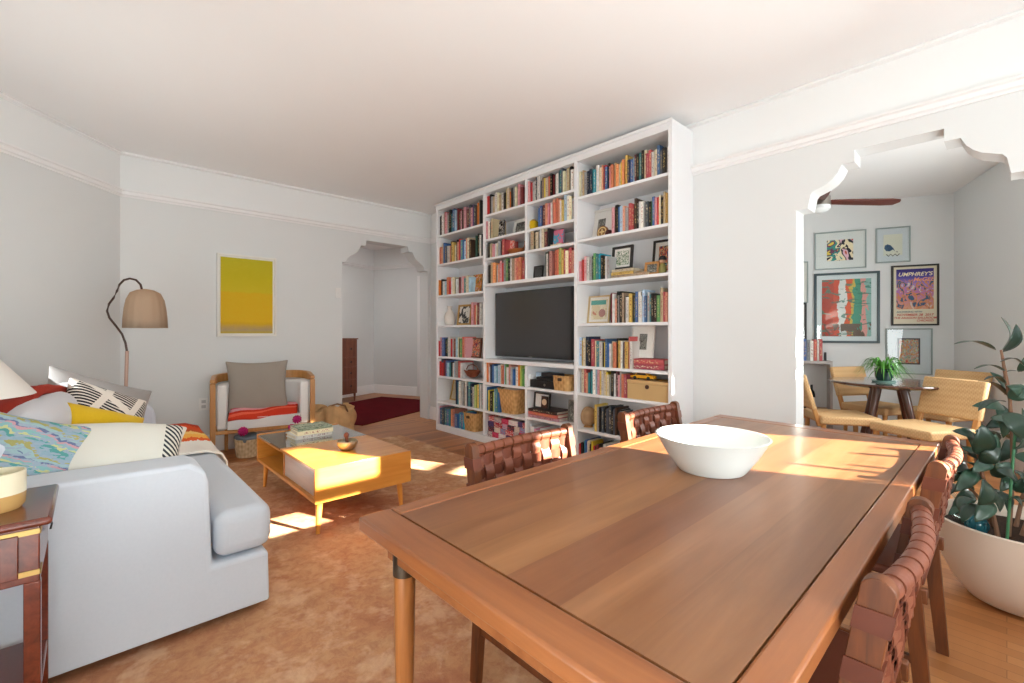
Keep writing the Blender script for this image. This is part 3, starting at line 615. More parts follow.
for sx in (-1, 1):
    for sy in (-1, 1): b = B(); b.cyl((sx * .024, sy * .06, .014), (sx * .033, sy * .06, .014), .014, n=16); obj('wheel', b, M['black'], t)
t = thing('wooden_globe', 'round brown wooden globe on a small stand, seventh shelf', 'globe', (3.28, shelfY(586), Z(.34)))
obj('globe_ball', B().lathe([(.085 * math.sin(PI * i / 14), .095 - .085 * math.cos(PI * i / 14)) for i in range(15)], 28), weave('wood_globe', '#8a6a4c', '#b89874', 12), t); obj('globe_base', B().lathe([(0, 0), (.045, 0), (.04, .012), (0, .02)], 20), M['oakchair'], t)
# devices under the television
o = obj('paper_box', B().box(0, .2, -.06, .06, 0, .12), M['white'], bevel=.003, loc=(3.19, shelfY(530.5), Z(.65))); tag(o, 'white box at left end of shelf beside the set-top box', 'box')
o = obj('paper_box', B().box(0, .18, -.075, .075, 0, .14), plain('pale_blue_card', '#b8cfe2'), bevel=.003, loc=(3.25, shelfY(541.5), Z(.65))); tag(o, 'pale blue box behind the black set-top box', 'box')
t = thing('set_top_box', 'black set-top box on the shelf under the television', 'electronics', (3.17, shelfY(547.3), Z(.65))); obj('casing', B().box(0, .0799, -.16, .16, 0, .075), M['black'], t, .006); b = B(); b.cyl((-.001, -.04, .035), (-.004, -.04, .035), .012, n=16); obj('dial', b, M['steel'], t)
o = obj('media_player', B().box(0, .14, -.12, .12, 0, .03), M['black'], bevel=.004, loc=(3.175, shelfY(550.5), Z(.65) + .0765)); tag(o, 'thin black media player on top of the set-top box', 'electronics')
o = obj('router', B().box(0, .12, -.1, .1, 0, .04), plain('router_black', '#242428', .35), bevel=.008, loc=(3.18, shelfY(553.5), Z(.65) + .108)); tag(o, 'black router topmost of the stacked black devices', 'electronics')
# board games and boxes on the bottom shelf
cols = ['#c8b8b0', '#d44c6c', '#e8e0dc', '#5c4878', '#b03040', '#d8a8b8', '#3c3c48', '#e0d0c0', '#8c98b8', '#c85858']
CNM = ['beige', 'rose', 'white', 'violet', 'crimson', 'pale pink', 'charcoal', 'cream', 'powder blue', 'coral']
kk = 0
for r in range(4):
    yy = 3.832; nr_ = 0
    while yy > 3.26:
        w_ = random.uniform(.07, .15); w_ = min(w_, yy - 3.235)
        if w_ < .03: break
        hh = .055; c = kk % 10
        o = obj('game_box', B().box(0, .2 + .01 * (kk % 3), 0, w_ - .003, 0, hh - .002), patches('game_box_%d' % kk, [cols[c], cols[c], cols[(c + 3) % 10], cols[(c + 5) % 10]], 5), bevel=.002, loc=(3.175 + .004 * (kk % 4), yy - w_, .0765 + r * .0555))
        tag(o, '%s game box, %s from left in the %s row, bottom shelf beside plinth' % (CNM[c], ordinal(nr_), ['lowest', 'second', 'third', 'top'][r]), 'game box', 'game boxes on the bottom shelf'); kk += 1; nr_ += 1; yy -= w_
for i, (c, w_) in enumerate((('#e6e4e4', .05), ('#d88ca8', .02), ('#e8e6e2', .06), ('#dfe4e8', .09), ('#e4e2de', .09), ('#d8dce4', .08))):
    yy = 3.18 - sum((.05, .02, .06, .09, .09, .08)[:i]) - w_
    o = obj('document_box', B().box(0, .22, 0, w_ - .003, 0, .2 - .015 * (i % 3)), plain('document_box_%d' % i, c), bevel=.002, loc=(3.18, yy, .0765)); tag(o, '%s document box, %s from left on bottom shelf, right-middle bay' % ('pink' if i == 1 else 'white', ordinal(i)), 'box', 'document boxes on the bottom shelf')

# ------------------------------------------------------------------ dining table
TX0, TX1, TY0, TY1, TZ = .482, 2.55, .185, 1.075, .75
dt = thing('dining_table', 'long walnut dining table with knotty border and plank top', 'table', ((TX0 + TX1) / 2, (TY0 + TY1) / 2, 0))
ox, oy = (TX0 + TX1) / 2, (TY0 + TY1) / 2; hx, hy = (TX1 - TX0) / 2, (TY1 - TY0) / 2
# planks of the field run along the length
nb = 6; fx, fy = hx - .085, hy - .055; tones = [('#724829', '#936542'), ('#7c5030', '#9c6c48'), ('#6e4226', '#8e5c3c'), ('#805430', '#a27149'), ('#784c2c', '#976742'), ('#704428', '#90603e')]
for i in range(nb):
    y0 = -fy + 2 * fy * i / nb; y1 = -fy + 2 * fy * (i + 1) / nb
    obj('top_plank', B().box(-fx + .001, fx - .001, y0, y1, TZ - .03, TZ - .0008), wood('table_plank_%d' % i, tones[i][0], tones[i][1], 0, .3, .7, .15), dt)
for a_, c_ in ((-hy, -fy - .0015), (fy + .0015, hy)): obj('side_border', B().box(-fx, fx, a_, c_, TZ - .035, TZ), M['tableedge'], dt, .006, 3)
for a_, c_ in ((-hx, -fx - .0015), (fx + .0015, hx)): obj('end_border', B().box(a_, c_, -hy, hy, TZ - .035, TZ), M['tableedgeY'], dt, .006, 3)
obj('under_panel', B().box(-fx - .002, fx + .002, -fy - .002, fy + .002, TZ - .034, TZ - .031), M['black'], dt)
b = B(); b.box(-hx + .05, hx - .05, -hy + .05, -hy + .07, TZ - .10, TZ - .036); b.box(-hx + .05, hx - .05, hy - .07, hy - .05, TZ - .10, TZ - .036); b.box(-hx + .05, -hx + .07, -hy + .07, hy - .07, TZ - .10, TZ - .036); b.box(hx - .07, hx - .05, -hy + .07, hy - .07, TZ - .10, TZ - .036)
obj('apron', b, M['tableedge'], dt, .003)
for sx in (-1, 1):
    for sy in (-1, 1):
        x, y = sx * (hx - .075), sy * (hy - .09)
        l = obj('leg', B().cyl((x, y, .62), (x + sx * .0, y, .012), .026, .017, 24), M['legwood'], dt); b = B(); b.cyl((x, y, .71), (x, y, .62), .0275, .0275, 24); obj('leg_collar', b, M['bronze'], l)
# ceramic bowl
o = obj('serving_bowl', B().lathe([(0, 0), (.100, 0), (.106, .006), (.138, .05), (.172, .108), (.176, .112), (.170, .113), (.133, .055), (.095, .016), (0, .012)], 56), M['ceramic'], loc=(1.50, .66, TZ + .0005)); tag(o, 'wide white ceramic bowl on the dining table', 'bowl')

# ------------------------------------------------------------------ leather strap dining chairs
def strap_chair(label):
    """local frame: seat towards +y, back at y = 0, width .52 along x (0 .. .52)"""
    t = thing('dining_chair', label, 'chair', group='leather strap chairs around the dining table'); Wc = .50
    bow = lambda x: -.024 * math.sin(PI * x / Wc); rk = lambda z: .17 * max(0, .79 - z)
    for x in (0.0, Wc):
        b = B()    # back post: rounded top, slight rake
        pr = [(.005, 0), (.04, 0), (.083, .44)] + [(.0 + .023 * math.cos(a), .797 + .023 * math.sin(a)) for a in [PI * i / 8 for i in range(9)]] + [(.036, .44)]
        b.prism(pr, 0, x - .014, x + .014); l = obj('leg', b, M['chairwood'], t, .006, 3)
    for x in (0.0, Wc):
        obj('leg', B().prism([(.415, 0), (.44, 0), (.45, .43), (.405, .43)], 0, x - .014, x + .014), M['chairwood'], t, .005)
        obj('side_rail', B().box(x - .011, x + .011, .02, .41, .385, .43), M['chairwood'], t, .004); obj('stretcher', B().box(x - .008, x + .008, .025, .415, .19, .215), M['chairwood'], t, .004)
    b = B(); b.tube([(x, bow(x), .788) for x in [Wc * i / 12 for i in range(13)]], .016, 10); obj('top_rail', b, M['chairwood'], t)
    b = B(); b.tube([(x, bow(x) * .8 + rk(.56), .56) for x in [Wc * i / 12 for i in range(13)]], .012, 8); obj('lower_rail', b, M['chairwood'], t)
    # woven straps
    b = B(); nv = 10; xs = [Wc * (i + .5) / nv for i in range(nv)]; sw = Wc / nv * .82; zr = [.752, .708, .664, .62, .578]
    for i, x in enumerate(xs):     # vertical straps, front and back of the rails, looped over the top
        for side in (-1, 1):
            pts = []
            for k in range(23):
                z = .545 + (.80 - .545) * k / 22; j = min(range(5), key=lambda q: abs(zr[q] - z)); ph = math.cos((z - zr[j]) / .044 * PI) * (1 if (i + j) % 2 else -1)
                off = side * .0035 + (.006 * ph if z < .775 else 0)
                if z > .765: off = side * (.0035 + .0155 * min(1, (z - .765) / .02))
                pts.append((x, bow(x) + off + rk(z), z))
            if side == 1:
                arc = [(x, bow(x) + .0185 * math.cos(a), .788 + .0185 * math.sin(a)) for a in [PI * q / 8 for q in range(1, 8)]]
            pl = pts if side == -1 else pts
            ra = [[b.bm.verts.new((p[0] + dx, p[1] + (bow(p[0] + dx) - bow(p[0])) + dy, p[2])) for dx, dy in ((-sw / 2, -.0015), (sw / 2, -.0015), (sw / 2, .0015), (-sw / 2, .0015))] for p in pl[:21]]
            b.loft(ra)
        ra = []
        for q in range(13):
            a = -.35 + (PI + .7) * q / 12
            ra.append([b.bm.verts.new((x + dx, bow(x + dx) + r * math.cos(a), .788 + r * math.sin(a))) for dx, r in ((-sw / 2, .0155), (sw / 2, .0155), (sw / 2, .0185), (-sw / 2, .0185))])
        b.loft(ra)
    obj('vertical_straps', b, M['leather'], t, smooth=50)
    b = B(); hw = .0185
    for j, z in enumerate(zr):
        path = []
        for k in range(55):
            x = Wc * k / 54; i = min(range(nv), key=lambda q: abs(xs[q] - x)); ph = math.cos((x - xs[i]) / (Wc / nv) * PI) * (-1 if (i + j) % 2 else 1)
            path.append((x, bow(x) + .008 * ph))
        # around the posts
        full = [(p[0], p[1] + rk(z)) for p in path[2:-2]]
        ra = [[b.bm.verts.new((x, y + d, z + h)) for d, h in ((-.0013, -hw), (.0013, -hw), (.0013, hw), (-.0013, hw))] for x, y in full]; b.loft(ra)
        if j % 2 == 0:
            for x in (0, Wc):
                rr = []
                for zz_ in (z - hw, z + hw):
                    k2 = rk(zz_) * .96; lp = [(-.0175, -.0255), (.0175, -.0255), (.0175, .0255), (-.0175, .0255)]; rr.append([b.bm.verts.new((x + q[0], q[1] + k2, zz_)) for q in lp])
                b.loft(rr)
    obj('horizontal_straps', b, M['leatherdk'], t, smooth=50)
    obj('seat', B().box(.016, Wc - .016, .03, .43, .425, .455), M['leatherdk'], t, .01, 3)
    return t
ch = strap_chair('leather strap chair at far side of the table, nearer the sofa')
ch.rotation_euler = (0, 0, PI); ch.location = (.965 + .50, 1.25, 0)
c2 = copy_tree(ch); c2.location = (1.88 + .50, 1.25, 0); c2['label'] = 'leather strap chair at far side of the table, behind the white bowl'
c3 = copy_tree(ch); c3.rotation_euler = (0, 0, 0); c3.location = (.905, .135, 0); c3['label'] = 'nearest leather strap chair, cut by the bottom edge of the photo'
c4 = copy_tree(ch); c4.rotation_euler = (0, 0, 0); c4.location = (1.845, .14, 0); c4['label'] = 'leather strap chair on the near side, beside the big plant pot'

# ------------------------------------------------------------------ soft furnishing helpers
def pillow(name, label, loc, w, h, th, m, rot, sag=0.0, rnd=False, cat='cushion', parent=None, piping=None, group=None):
    """upright pillow: width along local x, height along local z, thin along y, centre at origin"""
    b = B(); n = 14
    def prof(s, t, side):
        x, z = 2 * s - 1, 2 * t - 1
        k = (max(0, 1 - abs(x) ** 2.6) * max(0, 1 - abs(z) ** 2.6)) ** .5
        pin = 1 - .13 * (1 - abs(z) ** 2) * abs(x) ** 3; pin2 = 1 - .13 * (1 - abs(x) ** 2) * abs(z) ** 3
        if rnd: pin, pin2 = 1 - .13 * abs(z) ** 5, 1 - .13 * abs(x) ** 5
        wr = .012 * math.sin(7 * x + 3 * z + side) * k
        return (x * w / 2 * pin, side * (th / 2 * k + wr * .4) + sag * (z * z), z * h / 2 * pin2)
    for side in (-1, 1): b.grid(lambda s, t: prof(s, t, side), n, n)
    bmesh.ops.remove_doubles(b.bm, verts=b.bm.verts, dist=.0008)
    o = obj(name, b, m, parent, subsurf=1, smooth=180, loc=loc); o.rotation_euler = rot
    if label: tag(o, label, cat, group)
    return o

# ------------------------------------------------------------------ sofa
sf = thing('sofa', 'white slipcovered sofa facing the bookcase', 'sofa', (0, 3.28, 0)); S0 = 3.28
def spart(name, b, bevel=.03, seg=4, m=None): return obj(name, b, m or M['sofa'], sf, bevel, seg)
def arm(y0, y1): return B().prism([(-.38, .045), (.572, .045), (.566, .262), (.362, .262), (.35, .60), (.335, .655), (.29, .685), (-.38, .695)], 1, y0 - S0, y1 - S0)
spart('arm', arm(2.16, 2.37), .028); spart('arm', arm(4.19, 4.40), .028)
spart('base', B().box(-.36, .57, 2.38 - S0, 4.18 - S0, .045, .262), .02); spart('back', B().box(-.38, -.20, 2.375 - S0, 4.185 - S0, .2, .82), .05)
b = B(); b.prism([(-.14, 2.385 - S0), (.372, 2.385 - S0), (.372, 2.175 - S0), (.588, 2.175 - S0), (.588, 4.385 - S0), (.372, 4.385 - S0), (.372, 4.175 - S0), (-.14, 4.175 - S0)], 2, .268, .458)
spart('seat_cushion', b, .05, 5)
for xx, yy, rz_ in ((-.175, 2.90, PI / 2 - .12), (-.12, 3.76, PI / 2)):
    o = pillow('back_cushion', None, (xx, yy - S0, .69), .86, .48, .24, M['greyw'], (math.radians(10), 0, rz_), parent=sf, rnd=True)
for x in (-.3, .48):
    for y in (2.27, 4.3): spart('foot', B().box(x - .03, x + .03, y - S0 - .03, y - S0 + .03, .0125, .046), .004, 2, M['black'])
# pillows
def pat_bw():
    t = NT('black_white_weave', .95, .1); co = t.coord('Generated'); s = t.sep(co)
    lines = t.math('GREATER_THAN', t.math('SINE', t.math('MULTIPLY', t.math('ADD', s[2], t.math('MULTIPLY', s[0], .25)), 150)), -0.35)
    blk = t.math('GREATER_THAN', t.math('ABSOLUTE', t.math('SINE', t.math('MULTIPLY', t.math('SUBTRACT', s[0], t.math('MULTIPLY', s[2], .5)), 8))), .35)
    blk2 = t.math('GREATER_THAN', t.math('ABSOLUTE', t.math('SINE', t.math('MULTIPLY', t.math('ADD', s[2], t.math('MULTIPLY', s[0], .7)), 6))), .3)
    t.col(t.mix(t.math('MULTIPLY', lines, t.math('MULTIPLY', blk, blk2)), '#ddd6cc', '#2c2a2c')); return t.m
BW = pat_bw()
def cream_mat():
    t = NT('cream_with_black_end', .95, .1); s = t.sep(t.coord('Generated'))
    lines = t.math('GREATER_THAN', t.math('SINE', t.math('MULTIPLY', t.math('ADD', s[2], t.math('MULTIPLY', s[0], 1.2)), 80)), 0.0)
    end = t.math('MULTIPLY', t.math('GREATER_THAN', s[0], .80), t.math('LESS_THAN', s[0], .93))
    t.col(t.mix(t.math('MULTIPLY', lines, end), '#d6d4ca', '#33373c')); t.bump(t.noise(t.coord(), 60, 3), .2, .004); return t.m
def teal_mat():
    t = NT('chenille_stripes', .95, .1); co = t.coord('Generated'); s = t.sep(co)
    n = t.noise(t.coord('Generated', (4, 2, 4)), 1.2, 3, .5)
    f = t.math('FRACT', t.math('MULTIPLY', t.math('ADD', t.math('ADD', s[2], t.math('MULTIPLY', s[0], .35)), t.math('MULTIPLY', n, .22)), 4.5))
    stripe = t.ramp(f, [(0, '#8fa9b8'), (.15, '#5c9c98'), (.28, '#c4c690'), (.38, '#86b4b4'), (.5, '#c898a0'), (.6, '#6c7898'), (.7, '#9cb8bc'), (.85, '#a8a468')], 'CONSTANT')
    msk = t.math('MULTIPLY', t.math('GREATER_THAN', s[2], .38), t.math('LESS_THAN', s[0], .74))
    t.col(t.mix(t.math('MULTIPLY', msk, t.math('GREATER_THAN', t.noise(t.coord('Generated', (5, 1, 14)), 3, 3), .47)), '#9aabba', stripe)); t.bump(t.noise(t.coord(), 70, 3), .6, .01); return t.m
d2 = math.radians
pillow('throw_pillow', 'cream pillow with black line pattern at one end, leaning on the near arm', (.085, 2.52, .68), .49, .33, .22, cream_mat(), (d2(-48), d2(7), d2(-6)), group='pillows on the sofa')
pillow('throw_pillow', 'blue-grey pillow with teal and pink chenille stripes at the near arm', (-.14, 2.47, .68), .46, .43, .17, teal_mat(), (d2(-18), d2(20), d2(14)), group='pillows on the sofa')
pillow('throw_pillow', 'small mustard yellow pillow behind the cream pillow', (.03, 2.88, .715), .36, .29, .17, M['mustard'], (d2(-30), d2(22), d2(15)), group='pillows on the sofa')
pillow('throw_pillow', 'black and white woven geometric pillow against the grey pillow', (.05, 3.22, .735), .42, .40, .16, BW, (d2(-26), d2(26), d2(25)), group='pillows on the sofa')
pillow('throw_pillow', 'large plain grey pillow behind the patterned one', (.03, 3.72, .71), .60, .50, .16, M['greyp'], (d2(-24), d2(22), d2(22)), group='pillows on the sofa')
# throws
b = B()
pth = [(-.27, 2.62, .83), (-.245, 2.75, .895), (-.22, 2.9, .925), (-.19, 3.05, .93), (-.155, 3.2, .92), (-.125, 3.33, .88), (-.10, 3.42, .81), (-.09, 3.46, .74)]
def red(s, t):
    """thick rolled strip lying along the top of the back cushion"""
    k = s * (len(pth) - 1); i = min(int(k), len(pth) - 2); f = k - i; c = Vector(pth[i]).lerp(Vector(pth[i + 1]), f); a = 2 * PI * t
    r = 1 + .12 * math.sin(5 * a + 9 * s)
    return (c.x + .055 * r * math.cos(a), c.y, c.z + .026 * r * math.sin(a) + .006 * math.sin(22 * s))
b.grid(red, 36, 16); bmesh.ops.remove_doubles(b.bm, verts=b.bm.verts, dist=.0004); o = obj('throw_blanket', b, stripes('red_wool', [(0, '#8c2c20'), (.5, '#a0382a'), (.8, '#7c2418')], 0), smooth=180); tag(o, 'red knitted throw draped over the sofa back', 'blanket')
b = B()
def orange(s, t):
    # lies across the far end of the seat, hangs over the front
    path = [(-.12, .468), (.2, .475), (.52, .472), (.60, .45), (.628, .40), (.63, .34)]; k = t * (len(path) - 1); i = min(int(k), len(path) - 2); f = k - i
    x = path[i][0] * (1 - f) + path[i + 1][0] * f; z = path[i][1] * (1 - f) + path[i + 1][1] * f
    return (x, 3.30 + .86 * s, z + .006 * math.sin(9 * s + 5 * t) + .07 * s * s * (1 - t) ** .5)
b.grid(orange, 22, 20)
o = obj('throw_blanket', b, stripes('sunset_wool', [(0, '#ece6dc'), (.42, '#e06028'), (.50, '#f0b050'), (.60, '#f0c878'), (.68, '#c85a28'), (.78, '#d84c20'), (.93, '#b83c20')], 1, wob=.12), smooth=180, solid=.01); tag(o, 'orange, yellow and white striped throw over the far end of the sofa seat', 'blanket')

# ------------------------------------------------------------------ campaign side table, candle, table lamp
st = thing('side_table', 'mahogany campaign side table with brass straps beside the sofa', 'side table', (-.29, 1.95, 0))
def sp2(name, x0, x1, y0, y1, z0, z1, m=None, bev=.003, par=None): return obj(name, B().box(x0 + .29, x1 + .29, y0 - 1.95, y1 - 1.95, z0, z1), m or M['mahog'], par or st, bev)
sp2('table_top', -.51, -.075, 1.76, 2.14, .678, .70, bev=.009); sp2('apron', -.49, -.10, 1.785, 2.115, .525, .677)
dr = sp2('drawer', -.45, -.14, 1.777, 1.784, .545, .66, bev=.002); b = B(); b.tube([(-.05, -.178, .60), (-.05, -.195, .59), (.05, -.195, .59), (.05, -.178, .60)], .004, 6); obj('drawer_handle', b, M['brass'], dr)
for x in (-.475, -.115):
    for y in (1.80, 2.10): sp2('leg', x - .0165, x + .0165, y - .0165, y + .0165, 0, .526)
sp2('lower_shelf', -.49, -.10, 1.785, 2.115, .20, .22)
for z in (.655, .545):
    b = B(); b.box(-.175 + .29, -.098 + .29, 1.7815 - 1.95, 1.7840 - 1.95, z, z + .014); b.box(-.1002 + .29, -.0975 + .29, 1.7815 - 1.95, 1.83 - 1.95, z, z + .014)
    for x in (-.155, -.125): b.cyl((x + .29, 1.7805 - 1.95, z + .007), (x + .29, 1.783 - 1.95, z + .007), .003, n=8)
    obj('brass_strap', b, M['brass'], st)
b = B(); b.box(.192, .20, .06, .10, .625, .631); b.tube([(.198, .08, .628), (.202, .085, .60), (.199, .08, .585)], .003, 6); obj('hook_latch', b, M['black'], st)
t = thing('candle', 'cream and tan glazed bowl candle on the mahogany side table', 'candle', (-.195, 1.93, .7005))
obj('candle_jar', B().lathe([(0, 0), (.05, 0), (.058, .012), (.0602, .045), (.0602, .045)], 40), plain('tan_glaze', '#c9a064', .25), t); obj('candle_jar_top', B().lathe([(.0602, .045), (.060, .105), (.056, .106), (.055, .05), (0, .048)], 40), plain('cream_glaze', '#e4dcc0', .35), t)
obj('wax', B().lathe([(0, .05), (.054, .05), (.054, .085), (0, .085)], 32), plain('wax', '#f0ead8', .5), t); b = B(); b.cyl((0, 0, .085), (0, 0, .095), .0012, n=6); obj('wick', b, M['black'], t)
t = thing('table_lamp', 'brass table lamp with white conical shade at the left edge', 'lamp', (-.325, 2.02, .7005))
obj('lamp_base', B().lathe([(0, 0), (.06, 0), (.058, .012), (.02, .025), (.014, .05), (.03, .09), (.036, .13), (.02, .19), (.008, .22), (.008, .33), (0, .33)], 32), M['brass'], t)
b = B(); b.lathe([(.205, .315), (.05, .53), (.048, .53), (.202, .315)], 48); obj('lamp_shade', b, M['shadew'], t)

# ------------------------------------------------------------------ floor lamp
LT = 3.62
t = thing('floor_lamp', 'wavy stemmed floor lamp with pleated linen shade behind the sofa', 'lamp', atT(123, HOR, LT) - Vector((0, 0, EYE))); o0 = t.location.copy()
b = B(); b.lathe([(0, 0), (.13, 0), (.13, .015), (.02, .03), (0, .03)], 36); obj('lamp_foot', b, M['darkmetal'], t)
top = atT(127, 351, LT) - o0; b = B(); b.tube([(0, 0, .03), (top.x * .5, top.y * .5, .5), top], .012, 12); obj('wooden_pole', b, M['pinkwood'], t)
px = [(127, 352), (125.5, 343), (122, 334), (116, 326), (109.5, 318), (107, 311), (109, 304), (113.5, 298), (117, 291), (119.5, 284.5), (124, 280), (130, 278.5), (136, 280), (140.5, 284.5), (142, 290)]
b = B(); b.tube([atT(u, v, LT) - o0 for u, v in px], .008, 10); obj('curved_stem', b, M['darkmetal'], t)
sc = atT(145.5, 328, LT) - o0; nn = 16; b = B(); rs = []
for r, z in [(.142, 0), (.139, .07), (.132, .15), (.120, .22), (.096, .275), (.055, .298), (.012, .306)]:
    rs.append([b.bm.verts.new(sc + Vector((r * (1 - .035 * (k % 4 == 0)) * math.cos(2 * PI * k / 64), r * (1 - .035 * (k % 4 == 0)) * math.sin(2 * PI * k / 64), z))) for k in range(64)])
b.loft(rs, cap=False); obj('lamp_shade', b, M['shade'], t, smooth=60, solid=.003)
b = B(); b.lathe([(.0, .10), (.025, .12), (.03, .15), (.018, .19), (.014, .30), (0, .30)], 16, c=tuple(sc)); tbulb = NT('lit_bulb'); tbulb.b.inputs['Emission Color'].default_value = rgb('#fff0dc'); tbulb.b.inputs['Emission Strength'].default_value = 6; obj('bulb', b, tbulb.m, t)

# ------------------------------------------------------------------ back wall: painting, outlet, switch
t = thing('wall_painting', 'yellow and gold abstract painting in a thin white frame on back wall', 'painting', (1.22, YB - .001, 1.158)); w_, h_ = .553, .85
b = B()
for q in ((-w_ / 2, w_ / 2, 0, .018), (-w_ / 2, w_ / 2, h_ - .018, h_), (-w_ / 2, -w_ / 2 + .018, .018, h_ - .018), (w_ / 2 - .018, w_ / 2, .018, h_ - .018)): b.box(q[0], q[1], -.04, 0, q[2], q[3])
obj('frame_moulding', b, WHF, t, .002)
def paintmat():
    m = NT('abstract_yellow', .7, .2); co = m.coord('Generated'); s = m.sep(co); n = m.noise(m.coord('Generated', (2, 1, 4)), 3, 6, .6, .7)
    f = m.math('ADD', s[2], m.math('MULTIPLY', m.math('SUBTRACT', n, .5), .05))
    c = m.ramp(f, [(0, '#b49a3a'), (.045, '#a08880'), (.13, '#d0a024'), (.16, '#dcac20'), (.53, '#d6a81c'), (.56, '#c8b424'), (.75, '#bcae1c'), (1, '#b4ac24')])
    m.col(m.mix(m.math('MULTIPLY', n, .5), c, '#d4c030')); m.bump(n, .3, .004); return m.m
obj('canvas', B().box(-w_ / 2 + .034, w_ / 2 - .034, -.02, -.002, .034, h_ - .034), paintmat(), t); obj('mat_board', B().box(-w_ / 2 + .018, w_ / 2 - .018, -.012, -.001, .018, h_ - .018), MATW, t)
p = onY(203.5, 404, YB)
t = thing('wall_outlet', 'white wall outlet low on the back wall left of the armchair', 'outlet', (p.x, YB - .0005, p.z - .06)); obj('plate', B().box(-.04, .04, -.006, 0, 0, .12), M['white'], t, .002)
b = B(); b.box(-.018, .018, -.008, -.005, .02, .05); b.box(-.018, .018, -.008, -.005, .07, .10); obj('sockets', b, plain('socket_grey', '#b8b8b8'), t)
p = onY(339, 293, YB); t = thing('light_switch', 'small white switch plate beside the arched hall opening', 'switch', (p.x - .01, YB - .0005, p.z - .06)); obj('plate', B().box(-.035, .035, -.006, 0, 0, .12), M['white'], t, .002); obj('toggle', B().box(-.006, .006, -.016, -.005, .05, .07), M['white'], t)

# ------------------------------------------------------------------ coffee table
ct = thing('coffee_table', 'honey maple coffee table with glass end and open shelf', 'coffee table', (1.26, 3.32, 0)); cX, cY = 1.26, 3.32
def cp(name, x0, x1, y0, y1, z0, z1, m=None, bev=.002): return obj(name, B().box(x0 - cX, x1 - cX, y0 - cY, y1 - cY, z0, z1), m or M['honey'], ct, bev)
honeyX = wood('honey_maple_across', '#c47a2c', '#dd9a48', 0, .3, 1.0, .3)
cp('front_panel', .95, 1.575, 2.70, 2.72, .207, .412, honeyX); cp('end_panel', .95, 1.575, 3.93, 3.95, .207, .412, honeyX)
cp('bottom_board', .952, 1.573, 2.72, 3.93, .207, .227); cp('wood_top', .952, 1.573, 2.72, 3.36, .39, .4095, honeyX)
cp('divider', .97, 1.555, 3.34, 3.359, .227, .39, honeyX); cp('far_side_panel', 1.555, 1.573, 2.72, 3.93, .227, .39)
cp('sliding_panel', .975, .99, 2.722, 3.338, .228, .389, wood('grey_birch', '#b09a90', '#cdbab2', 1, .3)); cp('glass_top', .955, 1.572, 3.362, 3.929, .398, .407, M['tableglass'], 0)
cp('glass_rail', .952, .97, 3.361, 3.93, .385, .397)
for x in (1.0, 1.525):
    for y in (2.77, 3.87): b = B(); b.cyl((x - cX, y - cY, .207), (x - cX + (.012 if x > 1.2 else -.012), y - cY + (.01 if y > 3 else -.01), .0125), .021, .012, 20); obj('leg', b, M['honey'], ct)
lb = ['white book lying flat, lowest of the stack on the coffee table', 'cream book lying flat, middle of the stack on the coffee table', 'grey-green patterned book, topmost of the stack on the coffee table']
for i, (c, w_, th, z) in enumerate((('w', .27, .026, .4075), ('c', .26, .03, .434), ('L', .25, .018, .4645))):
    o = bpy.data.objects.new('book', BOOK); C.objects.link(o); o.scale = (.2, th, w_); o.rotation_euler = (PI / 2, 0, PI / 2 + (.06, -.03, .02)[i]); o.location = (1.115 + .01 * i, 3.545 + .006 * i, z); o.material_slots[0].link = 'OBJECT'; o.material_slots[0].material = BM[c] if c != 'L' else patches('cover_moss', ['#7c8c78', '#b4bca4', '#5c6c5c', '#a8a890'], 6); tag(o, lb[i], 'book')
    bpy.context.view_layer.update()
t = thing('singing_bowl', 'hammered metal singing bowl with wooden striker on the coffee table', 'bowl', (1.275, 3.02, .410))
obj('bowl_body', B().lathe([(0, 0), (.035, 0), (.055, .015), (.068, .045), (.066, .062), (.062, .063), (.063, .045), (.05, .018), (0, .008)], 40), plain('hammered_bronze', '#b8ac94', .3, .5, .85, var=.35, scale=60, bump=.3, bscale=50), t)
b = B(); b.cyl((0, 0, .012), (-.005, 0, .085), .010, .012, 12); b.lathe([(0, .08), (.014, .085), (.018, .10), (.010, .115), (0, .118)], 14, c=(-.005, 0, 0)); obj('striker', b, M['chest'], t)

# ------------------------------------------------------------------ armchair
AL, AR = Vector((.845, 5.05, 0)), Vector((1.69, 4.87, 0)); ad = (AR - AL).normalized(); ang = math.atan2(ad.y, ad.x); AW = (AR - AL).length; AD = .44
ac = thing('armchair', 'barrel armchair with golden oak frame and white upholstery by back wall', 'armchair', tuple(AL), ang)
def U(s, inset=0, ext=0):
    """barrel plan curve from left front post round the back to right front post"""
    pts = [(0 + inset, 0 - ext)]; r = .2
    w, dd = AW - inset, AD - inset
    for i in range(9): a = PI - PI / 2 * i / 8; pts.append((inset + r + r * math.cos(a), dd - r + r * math.sin(a)))
    for i in range(9): a = PI / 2 - PI / 2 * i / 8; pts.append((w - r + r * math.cos(a), dd - r + r * math.sin(a)))
    pts.append((w, 0 - ext)); return pts
pl = U(0); b = B(); rs = []
for i, (x, y) in enumerate(pl):
    p0 = pl[max(i - 1, 0)]; p1 = pl[min(i + 1, len(pl) - 1)]; d = Vector((p1[0] - p0[0], p1[1] - p0[1], 0)).normalized(); n = Vector((d.y, -d.x, 0)); z = .735 + .035 * max(0, y / AD)
    rs.append([b.bm.verts.new(Vector((x, y, z)) + n * a + Vector((0, 0, c))) for a, c in ((-.022, -.05 * min(1, y / .1) - .012), (.022, -.05 * min(1, y / .1) - .012), (.022, .02), (-.022, .02))])
b.loft(rs); obj('arm_rail', b, M['oakchair'], ac, .008, 3)
